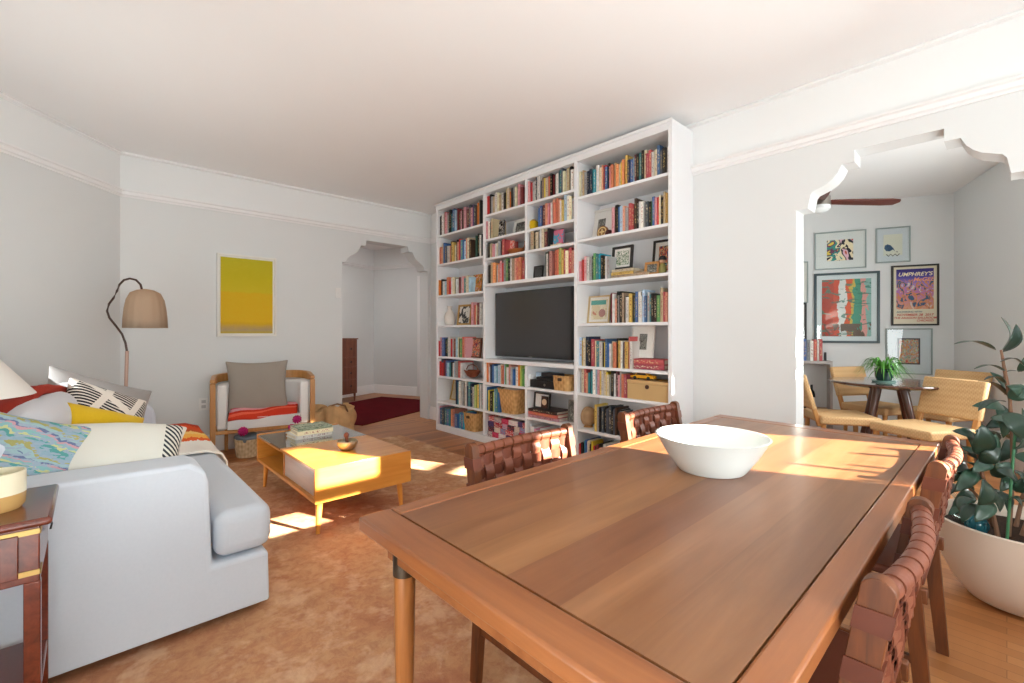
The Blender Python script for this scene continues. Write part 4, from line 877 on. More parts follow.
for x in (0, AW): obj('leg', B().prism([(x - .02, 0.001), (x + .02, 0.001), (x + .024, .40), (x + .022, .72), (x - .022, .72), (x - .024, .40)], 1, -.02, .02), M['oakchair'], ac, .008, 3)
for x in (.10, AW - .10): obj('leg', B().box(x - .016, x + .016, AD - .09, AD - .055, 0.001, .30), M['oakchair'], ac, .006)
obj('seat_rail', B().box(.024, AW - .024, -.014, .014, .235, .268), M['oakchair'], ac, .005)
b = B(); b.box(.01, .034, .022, AD - .15, .24, .27); b.box(AW - .034, AW - .01, .022, AD - .15, .24, .27); b.box(.15, AW - .15, AD - .05, AD - .028, .24, .27); obj('seat_frame', b, M['oakchair'], ac, .004)
outer, inner = U(0, .03, .0), U(0, .115, .0)
# upholstered barrel wall
b = B(); pts = [(x, max(y, .02)) for x, y in outer] + [(x, max(y, .02)) for x, y in reversed(inner)]; b.prism(pts, 2, .27, .695); obj('upholstered_shell', b, M['cushwhite'], ac, .02, 3)
b = B(); pts = [(x, max(y, -.005) if 0 < i < 19 else -.008) for i, (x, y) in enumerate(U(0, .118))]; b.prism(pts, 2, .27, .375); obj('seat_cushion', b, M['cushwhite'], ac, .03, 4)
cmat = Matrix.Translation(AL) @ Matrix.Rotation(ang, 4, 'Z')
def ach(x, y, z): return cmat @ Vector((x, y, z))
pillow('throw_pillow', 'big square taupe cushion standing on the armchair', ach(.375, .20, .655), .60, .56, .15, M['taupe'], (d2(-12), 0, ang))
b = B()
def folded(s, t):
    p = ach(.12 + .60 * s + .03 * t, -.03 + .20 * t + .05 * s, .388 + .075 * t + .008 * math.sin(11 * s) - .03 * max(0, .25 - t) * 4 * .8); return tuple(p)
b.grid(folded, 20, 10); o = obj('folded_blanket', b, stripes('red_pink_weave', [(0, '#d03c24'), (.32, '#e8684c'), (.42, '#c83020'), (.55, '#e0a0a8'), (.72, '#c84860'), (.80, '#b08858'), (1, '#8c6844')], 1, wob=.05), smooth=180, solid=.022); tag(o, 'folded red and pink striped blanket on the armchair seat', 'blanket')
# small basket under the chair, yarn flowers, bag
t = basket('woven_basket', 'low round straw basket under the armchair', (1.135, 5.02, .001), .235, .235, .165, M['wickerdk'], .86, round_=True, holes=False)
o = obj('folded_cloth', B().obox((0, 0, .0), (.19, .19, .045), (.1, -.06, .3)), fabric('slate_cloth', '#7c8690', '#68727c'), t, .018, 3, loc=(0, 0, .18))
def pom(loc, r, label):
    b = B(); rnd = random.Random(int(loc[0] * 1000)); n = 40
    for k in range(n):
        zf = 1 - 2 * (k + .5) / n; a = k * 2.39996; rr = math.sqrt(1 - zf * zf); d = Vector((rr * math.cos(a), rr * math.sin(a), zf)) * r
        b.tube([d * .2, d * .8, d * 1.02 + Vector((0, 0, -.004))], [r * .1, r * .24, r * .08], 5)
    b.lathe([(r * .8 * math.sin(PI * i / 8), -r * .8 * math.cos(PI * i / 8)) for i in range(9)], 12)
    o = obj('yarn_flower', b, M['mag'], smooth=0, loc=loc); tag(o, label, 'yarn flower', 'magenta yarn flowers')
pom((1.07, 4.93, .262), .045, 'magenta yarn flower on the straw basket under the armchair')
pom(tuple(atT(297, 419, 4.50)), .042, 'magenta yarn flower, upper one at the armchair front edge'); pom(tuple(atT(291.5, 427, 4.47)), .034, 'magenta yarn flower, lower one at the armchair front edge')
b = B(); rnd = random.Random(5)
def bagf(s, t):
    a = 2 * PI * s; r = 1 - .22 * t * t; fold = .042 * math.sin(7 * a + 4 * t) * (0.3 + t) + .02 * math.sin(13 * a - 5 * t)
    ctr = (2.03, 5.21); return (ctr[0] + (.235 * r + fold) * math.cos(a), ctr[1] + (.155 * r + fold * .7) * math.sin(a), .001 + .35 * t + .035 * math.sin(3 * a + 1) * t)
g = b.grid(bagf, 48, 12); bmesh.ops.remove_doubles(b.bm, verts=b.bm.verts, dist=.0005)
t = thing('leather_bag', 'crumpled tan leather bag on the floor beside the armchair', 'bag', (2.03, 5.21, 0)); o = obj('bag_body', b, M['bag'], t, smooth=180, solid=.006); o.data.transform(Matrix.Translation((-2.03, -5.21, 0)))
b = B(); b.grid(lambda s, t_: (.16 * t_ * math.cos(2 * PI * s), .10 * t_ * math.sin(2 * PI * s), .30 + .04 * (1 - t_) + .02 * math.sin(5 * PI * s * 2)), 30, 5); obj('bag_flap', b, M['bag'], t, smooth=180)
b = B(); b.tube([(-.12, -.06, .30), (-.08, -.11, .38), (.0, -.13, .40), (.1, -.10, .37), (.15, -.06, .29)], .010, 8); obj('bag_handle', b, plain('dark_strap_leather', '#7a5430'), t)

# ------------------------------------------------------------------ hall chest
t = thing('chest_of_drawers', 'reddish brown wooden chest of drawers in the hall', 'chest', tuple(H(1.14, 1.87)), math.atan2(E1.y, E1.x))
obj('carcass', B().box(-.45, .45, -.22, .22, .14, 1.08), M['chest'], t, .004); obj('chest_top', B().box(-.465, .465, -.235, .225, 1.081, 1.10), M['chest'], t, .005)
for x in (-.42, .42):
    for y in (-.19, .19): b = B(); b.cyl((x, y, .14), (x, y, 0), .022, .012, 12); obj('leg', b, M['chest'], t)
for z0, z1 in ((.78, 1.06), (.62, .765), (.40, .605), (.17, .385)):
    d = obj('drawer', B().box(-.425, .425, -.232, -.2205, z0, z1), M['chest'], t, .004)
    for x in (-.28, .28): b = B(); b.cyl((x, -.232, (z0 + z1) / 2), (x, -.255, (z0 + z1) / 2), .012, .02, 14); obj('knob', b, M['darkwood'], d)

# ------------------------------------------------------------------ breakfast nook: pictures
NP = NC - NS * .001
def npt(u, v, off=0.0): return onPl(u, v, NP - NS * off, NS)
nang = math.atan2(NS.y, NS.x)
def npic(name, label, u0, v0, u1, v1, fm, art, fw, mat_m=None, mw=0, glass=True):
    a, c = npt(u0, v0), npt(u1, v1); um = (u0 + u1) / 2; w_ = Vector((a.x - c.x, a.y - c.y)).length; zt, zb = npt(um, v0).z, npt(um, v1).z
    ctr = (a + c) / 2
    t = thing(name, label, 'picture', (ctr.x, ctr.y, zb), nang); h = zt - zb; b = B()
    for q in ((-w_ / 2, w_ / 2, 0, fw), (-w_ / 2, w_ / 2, h - fw, h), (-w_ / 2, -w_ / 2 + fw, fw, h - fw), (w_ / 2 - fw, w_ / 2, fw, h - fw)): b.box(-.028, 0, q[0], q[1], q[2], q[3])
    obj('frame_moulding', b, fm, t, .002)
    if mat_m: obj('mat_board', B().box(-.010, -.001, -w_ / 2 + fw, w_ / 2 - fw, fw, h - fw), mat_m, t)
    mx, mz = mw if isinstance(mw, tuple) else (mw, mw)
    obj('print', B().box(-.014, -.002, -w_ / 2 + fw + mx, w_ / 2 - fw - mx, fw + mz, h - fw - mz), art, t)
    if glass: obj('glazing', B().box(-.0215, -.020, -w_ / 2 + fw, w_ / 2 - fw, fw, h - fw), M['glass'], t)
    return t, w_, h
PALE = plain('pale_grey_green_frame', '#c4d0ce', .5); PALEB = plain('pale_blue_mat', '#ccd6da', .8); GREYG = plain('dark_teal_frame', '#35484e', .4); LINE = plain('thin_grey_frame', '#9aa8a6', .5)
npic('framed_print', 'white matted print of bold coloured shapes, upper left in the nook', 814.5, 231.5, 866, 269, LINE, patches('bold_shapes', ['#c05848', '#e0b8c4', '#23232c', '#e8dcb8', '#2c8c84', '#6c3c58', '#dcc850'], 1.5, .8), .012, plain('soft_white_mat', '#d8dedb', .8), (.115, .09))
t, w_, h = npic('framed_print', 'small pale blue framed print with a blue bird shape, upper right', 875.5, 227.5, 910, 262.5, LINE, plain('cream_paper', '#d8dccc', .8), .012, PALEB, (.06, .07))
b = B(); b.prism([(.02, .20), (.05, .215), (.075, .20), (.08, .165), (.06, .135), (.03, .13), (0, .15), (-.02, .125), (-.005, .165)], 0, -.0155, -.0135); obj('blue_bird', b, plain('bird_blue', '#1c4c70'), t); b = B(); b.tube([(-.0145, .06 - .02 * i, .085 + .012 * (-1) ** i) for i in range(7)], .0045, 5); b.tube([(-.0145, -.03 - .005 * i, .12 + .006 * (-1) ** i) for i in range(4)], .003, 5); obj('ink_script', b, M['black'], t)
def bigart():
    m = NT('red_green_abstract', .6, .2); co = m.coord('Generated'); s = m.sep(co); n = m.noise(co, 3.5, 3, 1.0)
    f = m.math('ADD', m.math('SUBTRACT', 1.0, s[1]), m.math('MULTIPLY', m.math('SUBTRACT', n, .5), .3))
    c = m.ramp(f, [(0, '#b04c3c'), (.22, '#c8543c'), (.34, '#d8dcd8'), (.5, '#d8603c'), (.60, '#c8b050'), (.66, '#4c9880'), (.8, '#d89c94'), (.9, '#8cb8b0')], 'CONSTANT')
    n2 = m.noise(m.coord('Generated', (1, 1, 5)), 3, 2, 1.2); c = m.mix(m.math('MULTIPLY', m.math('GREATER_THAN', n2, .6), .8), c, '#3c7c6c')
    low = m.math('MULTIPLY', m.math('LESS_THAN', s[2], .22), m.math('GREATER_THAN', n, .5)); m.col(m.mix(low, c, '#6c5c50')); return m.m
npic('framed_print', 'large red and green abstract print in a dark teal frame', 814, 272.5, 879.5, 343, GREYG, bigart(), .026, plain('pale_aqua_mat', '#d4dfe0', .8), .055)
def postermat():
    m = NT('concert_poster', .6, .2); co = m.coord('Generated'); s = m.sep(co); n = m.noise(co, 5, 3, 1.6)
    up = m.ramp(s[2], [(0, '#d8a080'), (.40, '#b878a8'), (.62, '#9c84c8'), (.80, '#5c54a0'), (1, '#3c3474')])
    mid = m.math('MULTIPLY', m.math('GREATER_THAN', n, .50), m.math('LESS_THAN', s[2], .74)); c = m.mix(mid, up, '#d08c64')
    c = m.mix(m.math('MULTIPLY', m.math('GREATER_THAN', n, .58), m.math('LESS_THAN', s[2], .74)), c, '#4c6480'); c = m.mix(m.math('MULTIPLY', m.math('LESS_THAN', n, .40), m.math('LESS_THAN', s[2], .66)), c, '#d0c8b8'); m.col(c); return m.m
t, w_, h = npic('concert_poster', 'purple and orange concert poster in a thin black frame', 891, 265, 938.5, 325.5, M['blackframe'], plain('poster_paper', '#dcd4bc', .7), .018, None, 0, glass=False)
obj('poster_art', B().box(-.0155, -.0142, -w_ / 2 + .045, w_ / 2 - .045, h * .27, h - .045), postermat(), t)
def text(body, par, y, z, size, m, shear=0.0, rot=0.0, xd=-.0165, name='lettering', align='CENTER'):
    cu = bpy.data.curves.new(name, 'FONT'); cu.body = body; cu.size = size; cu.align_x = align; cu.align_y = 'CENTER'; cu.shear = shear; cu.extrude = .0004; cu.offset = size * .02
    tmp = bpy.data.objects.new(name, cu); me = bpy.data.meshes.new_from_object(tmp); bpy.data.objects.remove(tmp); o = bpy.data.objects.new(name, me); C.objects.link(o); me.materials.clear(); me.materials.append(m); o.parent = par; o.location = (xd, y, z); o.rotation_euler = Euler((PI / 2, rot, -PI / 2)); return o
CRM = plain('cream_letters', '#f0e4c0'); REDL = plain('red_letters', '#c04840'); BLUL = plain('blue_grey_letters', '#4c7078')
text("UMPHREY'S", t, .0, h * .845, .060, CRM, .3); text('McGEE', t, -.075, h * .755, .062, plain('peach_letters', '#e8a080'), .3)
text('AN EVENING WITH', t, .05, h * .225, .026, BLUL, .1); text('NOVEMBER 28  2017', t, .0, h * .175, .036, REDL, .2); text('THE ARAGON BALLROOM', t, .0, h * .125, .032, REDL, .2); text('CHICAGO', t, -.09, h * .08, .032, REDL, .2)
npic('framed_print', 'small busy print in dark frame within a wide pale mat', 885.5, 328.5, 932, 374, LINE, plain('inner_dark', '#3a3a40', .6), .012, PALEB, (.095, .10))
t = [o for o in C.objects if o.get('label', '').startswith('small busy print')][0]; a, c = npt(885.5, 328.5), npt(932, 374); w_ = Vector((a.x - c.x, a.y - c.y)).length; h = npt(909, 328.5).z - npt(909, 374).z
obj('busy_art', B().box(-.016, -.0142, -w_ / 2 + .122, w_ / 2 - .122, .127, h - .127), patches('busy_town', ['#7c94a8', '#c8a854', '#c0504c', '#b8c4b8', '#4c7470', '#d8cc90', '#4c4858'], 6, 1.2), t)
npic('framed_print', 'yellow print in a pale frame partly hidden by the arch jamb', 790, 262, 808, 303, LINE, patches('yellow_shape', ['#e0c430', '#e6cc40', '#e8e4d8'], 2, .5), .012, plain('white_mat_two', '#e0e2dc', .8), (.05, .06))
npic('framed_print', 'black framed pink print low beside the arch jamb', 786, 303, 806.5, 352, M['blackframe'], patches('pink_shape', ['#c88c9c', '#b04050', '#d8c4c8'], 4, .5), .022, plain('white_mat_three', '#dcdcd8', .8), .02)
# low shelf unit with books and bottles
def sh(u, dist): p = npt(u, HOR, dist); return (p - NC).dot(NB)
k0, k1 = (npt(832, HOR, .2) - NC).dot(NB), (npt(832, HOR, .2) - NC).dot(NB) + 1.0
mN = Matrix(((NS.x, NB.x, 0, NC.x), (NS.y, NB.y, 0, NC.y), (0, 0, 1, 0), (0, 0, 0, 1)))
su = thing('low_shelf_unit', 'grey shelf unit against the nook back wall', 'shelf', tuple(NC + NB * k0), nang)
GREYS = plain('shelf_grey', '#b4aca8', .6)
obj('shelf_board', B().box(-.26, -.024, 0, 1.0, .825, .86), GREYS, su, .003); obj('shelf_board', B().box(-.26, -.024, .03, 1.0, .25, .28), M['oakchair'], su, .003); obj('side_panel', B().box(-.26, -.024, 0, .028, 0, .825), GREYS, su, .003); obj('side_panel', B().box(-.26, -.024, 1.0, 1.028, 0, .86), GREYS, su, .003)
kk = k0 + .10
for i, (c, th, h) in enumerate(zip('rwrwsbwrkKkw', (.03, .02, .032, .03, .034, .036, .026, .03, .03, .03, .03, .03), (.26, .25, .255, .24, .25, .26, .25, .2, .18, .2, .19, .2))):
    o = bpy.data.objects.new('book', BOOK); C.objects.link(o); o.scale = (.17, th, h); o.rotation_euler = (0, 0, nang); o.location = NC + NB * (kk) - NS * .245 + Vector((0, 0, .861)); kk += th + .003
    o.material_slots[0].link = 'OBJECT'; o.material_slots[0].material = BM[c]; tag(o, '%s book, %s from the right on the nook shelf' % (CN[c], ordinal(i)), 'book', 'books on the nook shelf')
o = obj('bookend', B().box(-.04, .04, 0, .02, 0, .10), M['black'], bevel=.004, loc=NC + NB * (k0 + .05) - NS * .14 + Vector((0, 0, .861))); o.rotation_euler = (0, 0, nang); tag(o, 'small black bookend right of the nook books', 'bookend')
for i, (du, c) in enumerate(((.20, '#20242a'), (.29, '#1c1c1e'), (.38, '#3c2028'), (.47, '#24301e'), (.56, '#1c2024'))):
    t = thing('wine_bottle', '%s wine bottle, %s from the right on the lower nook shelf' % (('jet black', 'near-black', 'reddish black', 'greenish black', 'slate black')[i], ordinal(i)), 'bottle', NC + NB * (k0 + du) - NS * .16 + Vector((0, 0, .281)), group='wine bottles in the nook')
    obj('glass_body', B().lathe([(0, 0), (.036, 0), (.037, .01), (.037, .17), (.03, .2), (.014, .225), (.013, .285), (0, .286)], 20), plain('bottle_glass_%d' % i, c, .1), t); obj('bottle_label', B().lathe([(.0375, .05), (.0378, .055), (.0378, .13), (.0375, .135)], 20), plain('label_paper_%d' % i, ('#d8d4c8', '#b8b0a0', '#d8d8d4', '#c8bca0', '#e0dcd8')[i]), t)

# ------------------------------------------------------------------ nook table, plant, chairs
TC = atT(889, HOR, 4.28); 
t = thing('round_table', 'round espresso table with splayed legs in the breakfast nook', 'table', (TC.x, TC.y, 0))
b = B(); b.lathe([(0, .705), (.40, .705), (.462, .722), (.468, .732), (.46, .742), (0, .742)], 64); obj('table_top', b, M['darktop'], t)
va = math.atan2(CS, SN)
for k in range(4):
    a = va + PI + .22 + k * PI / 2; dx, dy = math.cos(a), math.sin(a); b = B(); b.cyl((.13 * dx, .13 * dy, .70), (.30 * dx, .30 * dy, 0.0), .034, .02, 16); obj('leg', b, M['darkwood'], t)
obj('under_frame', B().obox((0, 0, .685), (.34, .06, .035), (0, 0, va + .22)), M['darkwood'], t); 
# spider plant
pc = atT(884, HOR, 4.25); t = thing('spider_plant', 'small spider plant in a dark glass pot on the round table', 'potted plant', (pc.x, pc.y, .7425))
obj('saucer', B().lathe([(0, 0), (.085, 0), (.095, .014), (.09, .014), (0, .006)], 28), plain('teal_saucer', '#88b0a8', .2), t); obj('pot', B().lathe([(0, .008), (.055, .008), (.068, .05), (.072, .125), (.068, .125), (.06, .10), (0, .10)], 28), plain('dark_green_glass', '#1c3834', .1), t)
b = B(); rnd = random.Random(3)
for k in range(85):
    a = rnd.uniform(0, 2 * PI); L = rnd.uniform(.10, .22); up = rnd.uniform(.03, .15); w_ = .006; prev = None; d = Vector((math.cos(a), math.sin(a), 0)); nrm = Vector((-d.y, d.x, 0))
    rs = []
    for q in range(7):
        s_ = q / 6; p = d * (.02 + L * s_) + Vector((0, 0, .10 + up * math.sin(s_ * 2.4) * 1.1 - .10 * s_ * s_)); ww = w_ * (1 - s_ ** 3) + .0008
        rs.append([b.bm.verts.new(p - nrm * ww), b.bm.verts.new(p + Vector((0, 0, -.002))), b.bm.verts.new(p + nrm * ww)])
    for r0, r1 in zip(rs, rs[1:]):
        for j in range(2): b.face([r0[j], r0[j + 1], r1[j + 1], r1[j]])
obj('foliage', b, M['grass'], t, smooth=180)
def rattan_chair(label):
    """origin on the floor under the seat centre, facing +y"""
    t = thing('rattan_chair', label, 'chair', group='rattan chairs around the round table'); w_ = .47
    b = B(); b.box(-w_ / 2, w_ / 2, -.235, .235, .385, .46); obj('seat', b, M['rattan'], t, .02, 3)
    b = B(); mt_ = Matrix.Translation((0, -.235, .40)) @ Matrix.Rotation(d2(16), 4, 'X'); b.box(-w_ / 2 + .01, w_ / 2 - .01, -.03, .015, .12, .44, mt_); obj('backrest', b, M['rattan'], t, .014, 3)
    for x in (-.20, .20):
        b = B(); b.box(x - .018, x + .018, -.022, .012, -.03, .13, mt_); obj('back_post', b, M['oakchair'], t, .004)
        for y in (-.2, .2): obj('leg', B().cyl((x, y, .386), (x * 1.04, y * 1.04, 0), .022, .015, 12), M['oakchair'], t)
    return t
Rv = Vector((CS, -SN, 0)); Fv = Vector((SN, CS, 0))
def face_to(o, d): o.rotation_euler = (0, 0, math.atan2(-d.x, d.y))
r1 = rattan_chair('rattan chair left of the round table, seen side on'); r1.location = atT(840, HOR, 4.2) - Vector((0, 0, EYE)); face_to(r1, Rv - Fv * .28)
r2 = copy_tree(r1); r2['label'] = 'rattan chair behind the round table against the nook wall'; r2.location = atT(880, HOR, 4.72) - Vector((0, 0, EYE)); face_to(r2, -Fv + Rv * .25)
r3 = copy_tree(r1); r3['label'] = 'rattan chair right of the round table with its back to the plant'; r3.location = atT(921, HOR, 3.66) - Vector((0, 0, EYE)); face_to(r3, -Rv - Fv * .22)
r4 = copy_tree(r1); r4['label'] = 'rattan chair mostly hidden behind the right-hand one, by the nook wall'; r4.location = atT(938, HOR, 4.40) - Vector((0, 0, EYE)); face_to(r4, -Rv - Fv * .3)

# ------------------------------------------------------------------ ceiling fan
hub = atT(819, 203, 4.1); t = thing('ceiling_fan', 'ceiling fan with dark red wooden blades in the nook', 'fan', (hub.x, hub.y, NCZ))
zz = hub.z - NCZ
obj('down_rod', B().cyl((0, 0, -.0), (0, 0, zz + .08), .014, n=12), M['steel'], t); obj('canopy', B().lathe([(0, -.06), (.06, -.045), (.07, 0), (0, 0)], 28), M['steel'], t)
obj('motor_housing', B().lathe([(0, zz + .09), (.06, zz + .08), (.085, zz + .05), (.09, zz - .03), (.0, zz - .035)], 36), M['steel'], t); obj('light_bowl', B().lathe([(.088, zz - .032), (.085, zz - .06), (.06, zz - .08), (0, zz - .085)], 36), plain('frosted_glass', '#dfe4e4', .3), t)
bd = (atT(898, 194, 4.1) - hub); ba = math.atan2(bd.y, bd.x)
for k in range(3):
    m_ = Matrix.Rotation(ba + k * 2 * PI / 3, 4, 'Z') @ Matrix.Rotation(d2(12), 4, 'X')
    b = B(); outl = [(.09, -.035), (.25, -.05), (.62, -.06), (.70, -.045), (.72, -.01), (.70, .05), (.6, .062), (.25, .05), (.09, .035)]; b.prism(outl, 2, zz + .004, zz + .016)
    bl = obj('blade', b, wood('cherry_blade', '#3c140c', '#6a2a18', 0, .4), t, .002)
    bl.data.transform(Matrix.Translation((0, 0, -zz)));
    bl.location = (0, 0, zz); bl.rotation_euler = (d2(-9), 0, ba + k * 2 * PI / 3)
    bl.rotation_euler = (Matrix.Rotation(ba + k * 2 * PI / 3, 3, 'Z') @ Matrix.Rotation(d2(-10), 3, 'X')).to_euler()

# ------------------------------------------------------------------ rubber plant
PCn = Vector((3.01, -.04, 0)); t = thing('rubber_plant', 'large rubber plant in a wide cream pot at the right edge', 'potted plant', tuple(PCn))
pprof = [(0, .003), (.12, .003), (.16, .02), (.205, .08), (.24, .16), (.262, .25), (.275, .345), (.278, .36), (.268, .364), (.258, .35), (.24, .26), (0, .25)]
obj('pot', B().lathe([(r * 1.07, z) for r, z in pprof], 64), M['terra'], t); obj('soil', B().lathe([(0, .262), (.24, .262), (.248, .31), (.2, .318), (.1, .308), (0, .314)], 48), M['soil'], t)
def leafm(b, p0, p1, w_, nrm, droop=.02):
    p0, p1 = Vector(p0), Vector(p1); d = p1 - p0; L = d.length; dn = d.normalized(); nrm = Vector(nrm); nrm = (nrm - dn * nrm.dot(dn)).normalized(); sd = dn.cross(nrm); rs = []; N_ = 9
    for q in range(N_ + 1):
        s_ = q / N_; ww = w_ * (math.sin(PI * min(1, s_ ** .85)) ** .75) + .0006; c = p0 + d * s_ + nrm * (droop * math.sin(PI * s_) * 1.2)
        rs.append([b.bm.verts.new(c - sd * ww + nrm * ww * .10), b.bm.verts.new(c - sd * ww * .5 + nrm * ww * .04), b.bm.verts.new(c), b.bm.verts.new(c + sd * ww * .5 + nrm * ww * .04), b.bm.verts.new(c + sd * ww + nrm * ww * .10)])
    for r0, r1 in zip(rs, rs[1:]):
        for j in range(4): b.face([r0[j], r0[j + 1], r1[j + 1], r1[j]])
def pp(u, v, t_): return atT(u, v, t_) - PCn
stems = [([(1008, 525), (1013, 480), (1012, 440), (1010, 400), (1005, 372), (1001, 350)], 2.0), ([(1000, 528), (990, 500), (981, 470), (978, 455)], 1.95), ([(1015, 530), (1024, 490), (1028, 450), (1030, 410)], 2.1), ([(995, 528), (985, 505), (970, 488), (964, 478)], 2.1), ([(1020, 530), (1035, 500), (1044, 460), (1052, 425)], 2.0)]
for pts, tt_ in stems:
    P_ = [pp(u, v, tt_) for u, v in pts]; P_[0].z = .29; b = B(); b.tube(P_, [.009] + [.0065] * (len(P_) - 2) + [.004], 8); obj('stem', b, M['stem'], t)
b = B(); b.cyl(pp(1006, 533, 1.9).to_tuple()[:2] + (.28,), pp(1016, 420, 1.95), .005, .005, 8); obj('stake', b, M['stake'], t)
leaves = [((1004, 395), (990, 372), .024, 0, 2.1), ((1003, 380), (1022, 372), .026, 1, 2.05), ((1010, 425), (990, 418), .028, 0, 2.0), ((980, 462), (1000, 448), .03, 0, 1.9), ((975, 470), (955, 492), .03, 0, 1.95), ((984, 490), (1000, 512), .032, 0, 1.9), ((1012, 450), (1024, 428), .034, 0, 1.95), ((1012, 480), (996, 470), .03, 0, 1.92), ((1016, 492), (1030, 474), .03, 0, 1.95), ((970, 488), (958, 478), .026, 0, 2.0), ((976, 500), (958, 510), .028, 1, 1.95), ((1006, 500), (1022, 506), .028, 1, 1.9), ((988, 460), (972, 472), .03, 0, 1.95), ((1000, 470), (984, 458), .028, 0, 2.05),
          ((1002, 350), (1001, 317), .034, 0, 2.0), ((1003, 352), (1016, 324), .03, 0, 2.02), ((996, 350), (954, 344), .02, 1, 1.98), ((1000, 362), (1024, 366), .03, 1, 1.98), ((1006, 372), (974, 369), .012, 1, 2.0), ((1006, 384), (984, 380), .013, 1, 1.96), ((1008, 385), (1018, 396), .028, 0, 2.0),
          ((1010, 398), (978, 381), .016, 1, 2.05), ((1008, 398), (1030, 390), .032, 0, 2.0), ((1006, 402), (978, 411), .022, 1, 1.95), ((1004, 408), (972, 406), .026, 0, 2.02), ((1004, 412), (1024, 440), .045, 0, 1.88), ((997, 402), (1003, 438), .035, 0, 2.05),
          ((979, 455), (982, 424), .042, 0, 1.9), ((978, 455), (996, 434), .036, 0, 1.95), ((975, 440), (952, 431), .028, 0, 2.05), ((972, 450), (962, 428), .03, 0, 2.1), ((978, 460), (952, 456), .026, 1, 2.0), ((976, 462), (960, 447), .026, 0, 2.05), ((1000, 440), (975, 432), .026, 1, 2.1),
          ((1012, 440), (990, 436), .024, 1, 2.15), ((1010, 440), (998, 462), .03, 0, 2.1), ((982, 470), (948, 464), .03, 1, 1.98), ((980, 470), (960, 484), .028, 0, 2.0), ((984, 478), (946, 484), .03, 1, 2.1), ((985, 480), (978, 505), .045, 0, 1.85), ((992, 476), (1010, 462), .028, 0, 1.95), ((966, 486), (944, 498), .028, 1, 2.1),
          ((972, 492), (952, 507), .032, 0, 2.05), ((980, 505), (962, 523), .03, 1, 1.9), ((990, 500), (975, 522), .032, 0, 1.88), ((996, 490), (1008, 512), .028, 0, 2.0), ((1010, 470), (1000, 492), .028, 0, 2.0), ((1014, 470), (1024, 488), .03, 0, 1.95), ((1014, 455), (1034, 466), .034, 0, 2.0),
          ((1013, 440), (1035, 446), .034, 0, 2.1), ((1022, 430), (1010, 414), .032, 0, 2.1), ((1024, 420), (1040, 400), .034, 0, 2.1), ((1028, 412), (1020, 384), .03, 0, 2.1), ((1030, 410), (1048, 392), .03, 0, 2.1), ((1018, 372), (1030, 352), .02, 0, 2.2), ((968, 468), (950, 470), .026, 0, 2.15),
          ((975, 478), (957, 474), .024, 0, 2.2), ((990, 450), (970, 442), .026, 0, 2.2), ((1005, 455), (985, 452), .026, 1, 2.2), ((1000, 420), (985, 428), .026, 0, 2.15), ((1008, 420), (1022, 408), .028, 0, 2.05), ((964, 478), (946, 474), .024, 1, 2.1), ((1036, 470), (1050, 490), .036, 0, 2.0), ((1044, 450), (1030, 430), .036, 0, 2.0),
          ((1052, 425), (1060, 395), .034, 0, 2.0), ((1050, 430), (1072, 430), .034, 1, 2.0), ((1000, 505), (990, 488), .026, 0, 2.15), ((1020, 500), (1034, 512), .03, 0, 1.9), ((962, 497), (948, 515), .026, 0, 2.15)]
rnd = random.Random(8)
for grp in (0, 1):
    b = B()
    for i, (a_, c_, w_, flat, tt_) in enumerate(leaves):
        if i % 2 != grp: continue
        nr = (Vector((0, 0, 1)) if flat else (-Fv * .8 + Vector((0, 0, .5)) + Rv * rnd.uniform(-.4, .4))); leafm(b, pp(a_[0], a_[1], tt_), pp(c_[0], c_[1], tt_ - .04), w_ * .92, nr)
    obj('foliage', b, M['leaf'] if grp else M['leaf2'], t, smooth=180, solid=.0012)
# glass vase and yarn ball lying in the pot
jp = PCn + Vector((-.02, .18, 0)); t = thing('glass_vase', 'small clear glass vase standing in the plant pot', 'vase', (jp.x, jp.y, .316)); obj('vase_glass', B().lathe([(0, 0), (.03, 0), (.04, .03), (.026, .075), (.03, .105), (.04, .12), (.037, .12), (.027, .105), (.023, .075), (.036, .03), (0, .008)], 24), M['clearglass'], t)
b = B(); b.lathe([(.036 * math.sin(PI * i / 10), .036 - .036 * math.cos(PI * i / 10)) for i in range(11)], 20)
for k in range(4): a = k * .8; b.tube([(.037 * math.cos(q) * math.cos(a), .037 * math.cos(q) * math.sin(a), .036 + .037 * math.sin(q)) for q in [2 * PI * i / 20 for i in range(21)]], .004, 5)
jp = PCn + Vector((-.135, .13, 0)); o = obj('glass_marble', b, plain('teal_glaze', '#24606c', .2, var=.5, scale=20), loc=(jp.x, jp.y, .316)); tag(o, 'dark teal glazed ball resting on the soil in the pot', 'ornament')

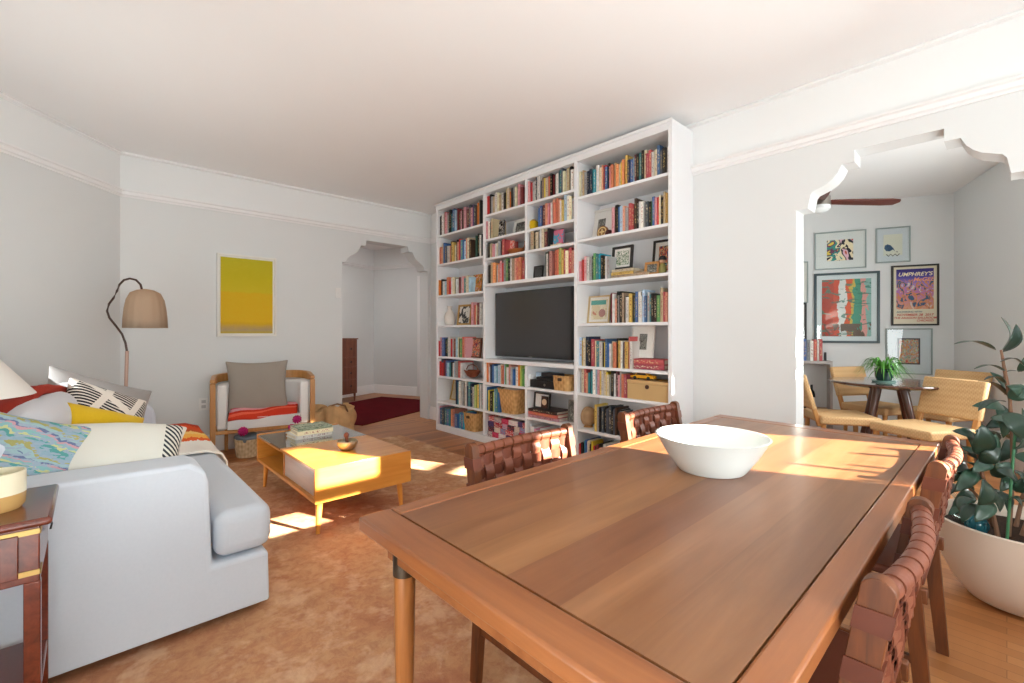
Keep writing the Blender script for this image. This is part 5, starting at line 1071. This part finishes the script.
# ------------------------------------------------------------------ light: sun, sky, added fill lights
sd = Vector((-.44, 1.0, 0)).normalized(); tan_e = .37
L = bpy.data.lights.new('sun', 'SUN'); L.energy = 48; L.angle = d2(.6); L.color = (1, .93, .80); so = bpy.data.objects.new('sun', L); C.objects.link(so)
so.rotation_euler = (Vector((sd.x, sd.y, -tan_e))).to_track_quat('-Z', 'Y').to_euler(); so.location = (6, -8, 5)
w = bpy.data.worlds.new('sky'); bpy.context.scene.world = w; w.use_nodes = True; bg = w.node_tree.nodes['Background']; bg.inputs[0].default_value = (.80, .89, 1, 1); bg.inputs[1].default_value = 2.5
def area(name, loc, direction, sx, sy, e, col=(1, 1, 1)):
    L = bpy.data.lights.new(name, 'AREA'); L.shape = 'RECTANGLE'; L.size = sx; L.size_y = sy; L.energy = e; L.color = col; o = bpy.data.objects.new(name, L); C.objects.link(o)
    o.location = loc; o.rotation_euler = Vector(direction).to_track_quat('-Z', 'Z').to_euler(); return o
area('fill_light_back', (.86 + 0.0, YW + .01, 1.3), (-.05, 1, .62), 1.8, .9, 84, (.93, .995, 1))  # added fill from behind the camera
area('fill_light_far', (XL + .01, 3.3, 1.5), (1, .2, .8), 2.0, .7, 14, (.93, .995, 1))  # added fill for the far end of the room and its ceiling
area('fill_light_left', (XL + .01, .2, 1.25), (1, .35, .35), 2.4, 1.1, 22, (.93, .995, 1))  # added fill from the left, out of view
area('fill_light_nook', tuple(NC - NS * 2.25 + NB * .03 + Vector((0, 0, 1.3))), tuple(NB), 1.0, 1.0, 30, (.93, .995, 1))  # added nook fill, hidden behind the arch pier
area('hall_fill_light', (3.0, 6.9, CZ - .05), (0, 0, -1), .5, .5, 14, (1, .97, .93))  # added fill for the hall, without any fixture

# ------------------------------------------------------------------ camera
sc = bpy.context.scene; sc.cycles.max_bounces = 12; sc.cycles.diffuse_bounces = 8
cam = bpy.data.cameras.new('camera'); cam.sensor_width = 36; cam.lens = FL / 1024 * 36; cam.shift_y = -(341.5 - HOR) / 1024; cam.clip_start = .02
co = bpy.data.objects.new('camera', cam); C.objects.link(co); co.location = (0, 0, EYE); co.rotation_euler = (PI / 2, 0, -TH); bpy.context.scene.camera = co
sc = bpy.context.scene; vs = sc.view_settings; vs.view_transform = 'Standard'; vs.look = 'None'; vs.exposure = 0.53; vs.gamma = 1; vs.use_curve_mapping = False
